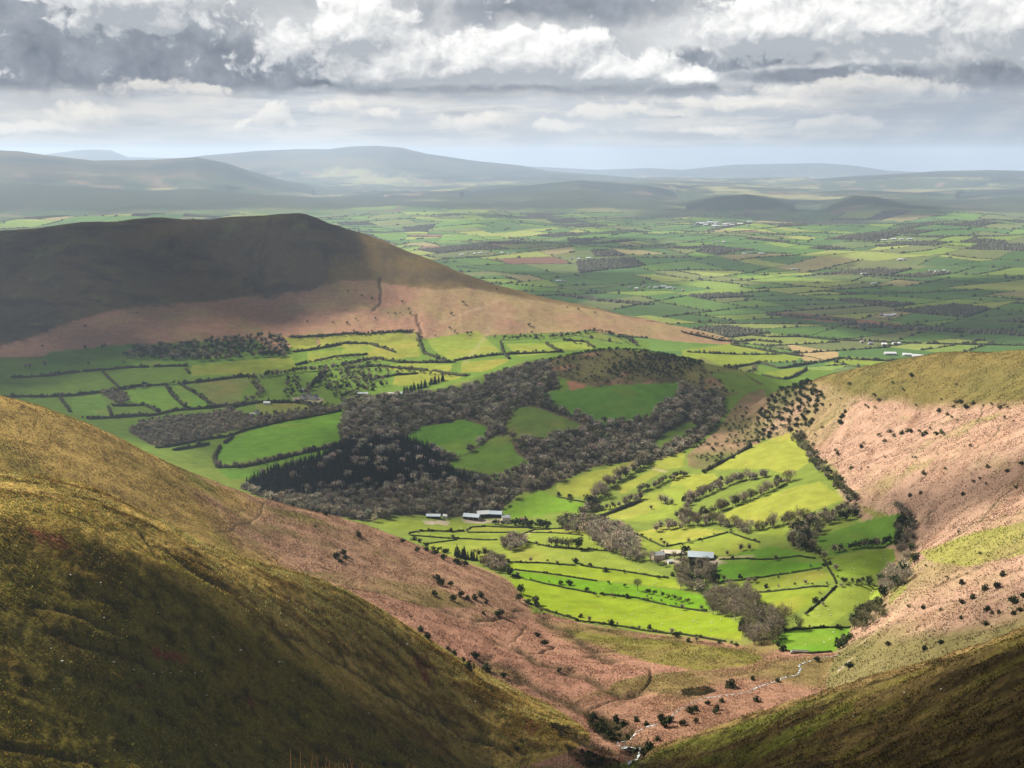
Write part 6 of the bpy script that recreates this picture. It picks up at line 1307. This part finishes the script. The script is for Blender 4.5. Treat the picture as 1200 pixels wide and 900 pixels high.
for pts, w_ in (([(729,878),(738,876),(748,876),(752,880),(749,885),(741,891),(736,897)], 1.25), ([(733,879),(740,880),(746,881)], .6), ([(729,878),(722,872),(728,868),(745,861),(757,853)], .45), ([(757,853),(763,851),(770,849)], 1.1), ([(774,847),(780,844),(785,840)], 1.2), ([(786,840),(797,831),(813,823),(828,818),(852,815),(880,810)], .40), ([(880,810),(893,803),(908,799),(922,793)], .75), ([(922,793),(934,791),(938,784),(934,780),(945,776),(953,774)], .8), ([(953,774),(966,770),(985,766)], .5), ([(982,786),(990,779),(998,773)], .5)):
    v, q = ribbon(pts, w_); vs.append(v); qs.append(q + off); off += len(v)
tag(link('stream', mesh_np('stream', np.concatenate(vs), np.concatenate(qs), None, None, wm, True)), 'small white tumbling stream winding down the valley head', kind='structure')

# ------------------------------------------------------------------ dead moor grass at the photographer's feet
v_, q_, c_ = [], [], []; gr = np.random.default_rng(5); off = 0
def tuft(px0, px1, n, top):
    global off
    for _ in range(n):
        d = gr.uniform(2.5, 3.3); a, s = pix_dir(gr.uniform(px0, px1), max(898, gr.normal(top + 9, 5))); a = float(a); zt = float(s) * d; bx_ = d * math.sin(a) + gr.normal(0, .05); by_ = d * math.cos(a) + gr.normal(0, .04); zb = float(hgt(bx_, by_)) - CAM_Z - .02
        if zt < zb + .15: continue
        lean = gr.normal(0, [.22, .05], 2); bx_ -= lean[0]; by_ -= lean[1]; wd = gr.uniform(.0022, .0046); sd = np.array([1, gr.normal(0, .4), 0]); sd /= np.linalg.norm(sd); pts = []
        for t in (0, .35, .7, 1): pts.append((bx_ + lean[0] * t * t, by_ + lean[1] * t * t, zb + (zt - zb) * (t - .12 * t * t * abs(lean[0]) * 4), wd * (1 - .85 * t)))
        for x, y, z, w_ in pts: v_.append(np.array([x, y, z + CAM_Z]) - sd * w_); v_.append(np.array([x, y, z + CAM_Z]) + sd * w_)
        for k in range(3): q_.append([off + 2*k, off + 2*k + 1, off + 2*k + 3, off + 2*k + 2])
        off += 8; cc = np.array([.50, .25, .11]) * gr.uniform(.6, 1.3); c_.extend([cc * f for f in (.6, .6, .8, .8, 1, 1, 1.1, 1.1)])
tuft(325, 455, 520, 903); tuft(350, 428, 300, 897); tuft(690, 725, 60, 908)
tag(link('moor_grass', mesh_np('moor_grass', np.array(v_), np.array(q_), None, np.array(c_), leaf_mat)), 'dead straw-coloured moor grass at the bottom edge', kind='stuff')
print('things', round(time.time() - T0, 1))
# ------------------------------------------------------------------ clouds overhead that shade the land, and the hazy air
CLOUD_Z = CAM_Z + 1500.0
SHADE = [  # (points, density): photo pixels on the ground or ('w', x, y)
 ([('w',-900,300),(-60,735),(60,752),(170,770),(300,812),(420,858),(540,893),('w',60,420),('w',60,-300),('w',-900,-300)], .22, 250, 760),
 ([(520,893),(545,862),(590,852),(650,862),(716,888),(800,880),(880,854),(960,826),(1040,804),(1130,776),(1215,748),('w',700,520),('w',700,-300),('w',90,-300),('w',60,420)], .85, 250, 760),
 ([('w',-2600,2300),(-60,455),(60,430),(130,420),(200,398),(262,374),(330,356),(392,336),(404,300),(409,268),('w',-420,3500),('w',-700,4300),('w',-2600,4300)], .93, 1900, 3400),
 ([(-60,455),(60,425),(200,396),(320,392),(330,425),(390,440),(430,452),(410,520),(360,560),(280,565),(180,530),(-60,470)], .55, 1300, 2900),
 ([(425,478),(500,462),(560,442),(600,430),(660,402),(780,402),(850,424),(893,448),(890,475),(850,510),(760,535),(700,552),(650,572),(606,590),(575,607),(480,608),(380,600),(290,572),(330,545),(400,520)], .66, 1250, 2500),
 ([(835,652),(905,638),(955,640),(1010,606),(1080,590),(1150,556),(1230,530),(1230,560),(1150,588),(1085,622),(1060,650),(975,660),(900,668),(838,676)], .75, 800, 2000),
 ([(1060,760),(1130,705),(1230,662),(1230,760),(1120,765)], .5, 640, 1200),
 ([(600,320),(760,318),(800,335),(650,345),(560,338)], .6, 3000, 9000), ([(880,330),(1230,322),(1260,395),(1000,392),(860,372)], .7, 2800, 9000), ([(700,300),(980,296),(1000,312),(760,316)], .6, 4000, 9000),
 ([(740,262),(800,238),(880,229),(1000,231),(1090,242),(1110,256),(900,262)], .7, 9000, 13500),
 ([(560,284),(760,276),(800,290),(600,298)], .6, 4500, 12000), ([(430,715),(560,742),(690,790),(720,830),(600,820),(480,760)], .35, 640, 1000),
]
cm, nt, o = mat_new('cloud_vapour'); X.nt = nt
a = nt.nodes.new('ShaderNodeAttribute'); a.attribute_name = 'dens'
df = nt.nodes.new('ShaderNodeBsdfDiffuse'); df.inputs[0].default_value = (.9, .9, .9, 1); tl = nt.nodes.new('ShaderNodeBsdfTranslucent'); tl.inputs[0].default_value = (.6, .6, .62, 1)
m1 = nt.nodes.new('ShaderNodeMixShader'); m1.inputs[0].default_value = .25; nt.links.new(df.outputs[0], m1.inputs[1]); nt.links.new(tl.outputs[0], m1.inputs[2])
tr = nt.nodes.new('ShaderNodeBsdfTransparent'); m2 = nt.nodes.new('ShaderNodeMixShader'); nt.links.new(xc(X(a.outputs['Fac'])).s, m2.inputs[0]); nt.links.new(tr.outputs[0], m2.inputs[1]); nt.links.new(m1.outputs[0], m2.inputs[2]); nt.links.new(m2.outputs[0], o.inputs[0])
def edge_dist(x, y, poly):
    best = np.full(x.shape, 1e9); n = len(poly)
    for i in range(n):
        ax, ay = poly[i]; bx, by = poly[(i + 1) % n]; vx, vy = bx - ax, by - ay; L = vx * vx + vy * vy + 1e-9
        t = np.clip(((x - ax) * vx + (y - ay) * vy) / L, 0, 1); best = np.minimum(best, np.hypot(x - ax - t * vx, y - ay - t * vy))
    return np.where(in_poly(x, y, poly), best, -best)
for ci, (pts, dens, d0, d1) in enumerate(SHADE):
    W = []; CLOUD_Z = CAM_Z + (4200.0 if d1 > 20000 else 3000.0 if d1 > 13000 else 1500.0)
    for q in pts:
        x, y = (q[1], q[2]) if q[0] == 'w' else unproj(q[0], q[1], d0, d1)
        t = (CLOUD_Z - float(hgt(x, y))) / SUN_DIR.z
        W.append((x + SUN_DIR.x * t, y + SUN_DIR.y * t))
    W = np.array(W); mn, mx_ = W.min(0) - 60, W.max(0) + 60
    dist_g = float(np.mean(np.hypot(W[:, 0], W[:, 1])))
    st = max(9.0, float((mx_ - mn).max()) / 170); nx = int((mx_[0] - mn[0]) / st) + 2; ny = int((mx_[1] - mn[1]) / st) + 2
    xs = mn[0] + np.arange(nx) * st; ys = mn[1] + np.arange(ny) * st; gx_, gy_ = np.meshgrid(xs, ys)
    soft_m = (26 if d1 <= 760 else 45 if d1 < 3000 else 75)
    e = edge_dist(gx_, gy_, W) + fbm(gx_, gy_, 260 if d1 > 760 else 120, 5, 70 + ci) * (soft_m * (.9 if d1 < 1900 else 1.7))
    dn = sstep(-soft_m, soft_m, e) * dens * np.clip(1.0 + .25 * fbm(gx_, gy_, 200, 4, 80 + ci), .5, 1.1)
    keep = (e > -soft_m * 1.3)
    th = np.clip(e + soft_m * 1.3, 0, 350)
    zt = CLOUD_Z + th * .55 + np.where(th > 0, fbm(gx_, gy_, 90, 4, 75 + ci) * np.minimum(th, 100) * .5, 0); zb = CLOUD_Z - th * .05 - 1.0
    nvt = nx * ny; co = np.concatenate([np.stack([gx_, gy_, zt], -1).reshape(-1, 3), np.stack([gx_, gy_, zb], -1).reshape(-1, 3)])
    kf = keep[:-1, :-1] & keep[1:, :-1] & keep[:-1, 1:] & keep[1:, 1:]
    ii = (np.arange(ny - 1)[:, None] * nx + np.arange(nx - 1)[None])[kf]
    qt = np.stack([ii, ii + 1, ii + nx + 1, ii + nx], -1); qb = qt[:, ::-1] + nvt
    me = mesh_np('cloud', co, np.concatenate([qt, qb]), None, None, cm, True)
    at = me.attributes.new('dens', 'FLOAT', 'POINT'); dd = 1 - np.sqrt(np.clip(1 - dn, 0, 1)); at.data.foreach_set('value', np.concatenate([dd.ravel(), dd.ravel()]).astype(np.float32))
    bm_ = bmesh.new(); bm_.from_mesh(me); bmesh.ops.delete(bm_, geom=[v for v in bm_.verts if not v.link_faces], context='VERTS'); bm_.to_mesh(me); bm_.free()
    tag(link('cloud', me), 'broad grey cloud drifting above the hills, its shadow on the land', kind='structure', group='clouds overhead')

hm, nt, o = mat_new('hazy_air')
pv = nt.nodes.new('ShaderNodeVolumePrincipled'); pv.inputs['Color'].default_value = (.61, .755, .975, 1); pv.inputs['Density'].default_value = HAZE_D if 'HAZE_D' in globals() else 4.2e-5; pv.inputs['Anisotropy'].default_value = .25
nt.links.new(pv.outputs[0], o.inputs['Volume'])
bm_ = bmesh.new(); bmesh.ops.create_cube(bm_, size=1.0)
zlo = float(Z.min()) + CAM_Z - 1.0; zhi = max(float(Z.max()) + CAM_Z, CAM_Z) + 40.0
for v in bm_.verts:
    v.co.x *= 110000; v.co.y *= 110000; v.co.z = zlo if v.co.z < 0 else zhi
me = bpy.data.meshes.new('haze'); bm_.to_mesh(me); bm_.free(); me.materials.append(hm)
tag(link('haze', me), 'pale blue haze hanging in the air over the far country', kind='stuff')
# ------------------------------------------------------------------ camera, sun, exposure
cam = bpy.data.cameras.new('camera'); cob = bpy.data.objects.new('camera', cam); COL.objects.link(cob)
cob.location = (0, 0, CAM_Z); cob.rotation_euler = (PI / 2 - PITCH, 0, 0)
cam.sensor_width = 36; cam.lens = F / 1200 * 36; cam.clip_end = 120000; cam.clip_start = .05
S.camera = cob
sl = bpy.data.lights.new('sun', 'SUN'); sl.energy = 4.6; sl.angle = math.radians(.53); sl.color = (1.0, .93, .80)
so = bpy.data.objects.new('sun', sl); COL.objects.link(so); so.rotation_euler = SUN_DIR.to_track_quat('Z', 'Y').to_euler(); so.location = (0, 0, 3000)
S.view_settings.view_transform = 'Standard'; S.view_settings.look = 'None'; S.view_settings.gamma = 1; S.view_settings.use_curve_mapping = False
S.view_settings.exposure = EXPO if 'EXPO' in globals() else 1.40
S.cycles.max_bounces = 4; S.cycles.diffuse_bounces = 2; S.cycles.glossy_bounces = 1; S.cycles.transparent_max_bounces = 12; S.cycles.volume_bounces = 0; S.cycles.transmission_bounces = 1
S.cycles.use_denoising = True
print('done', round(time.time() - T0, 1))
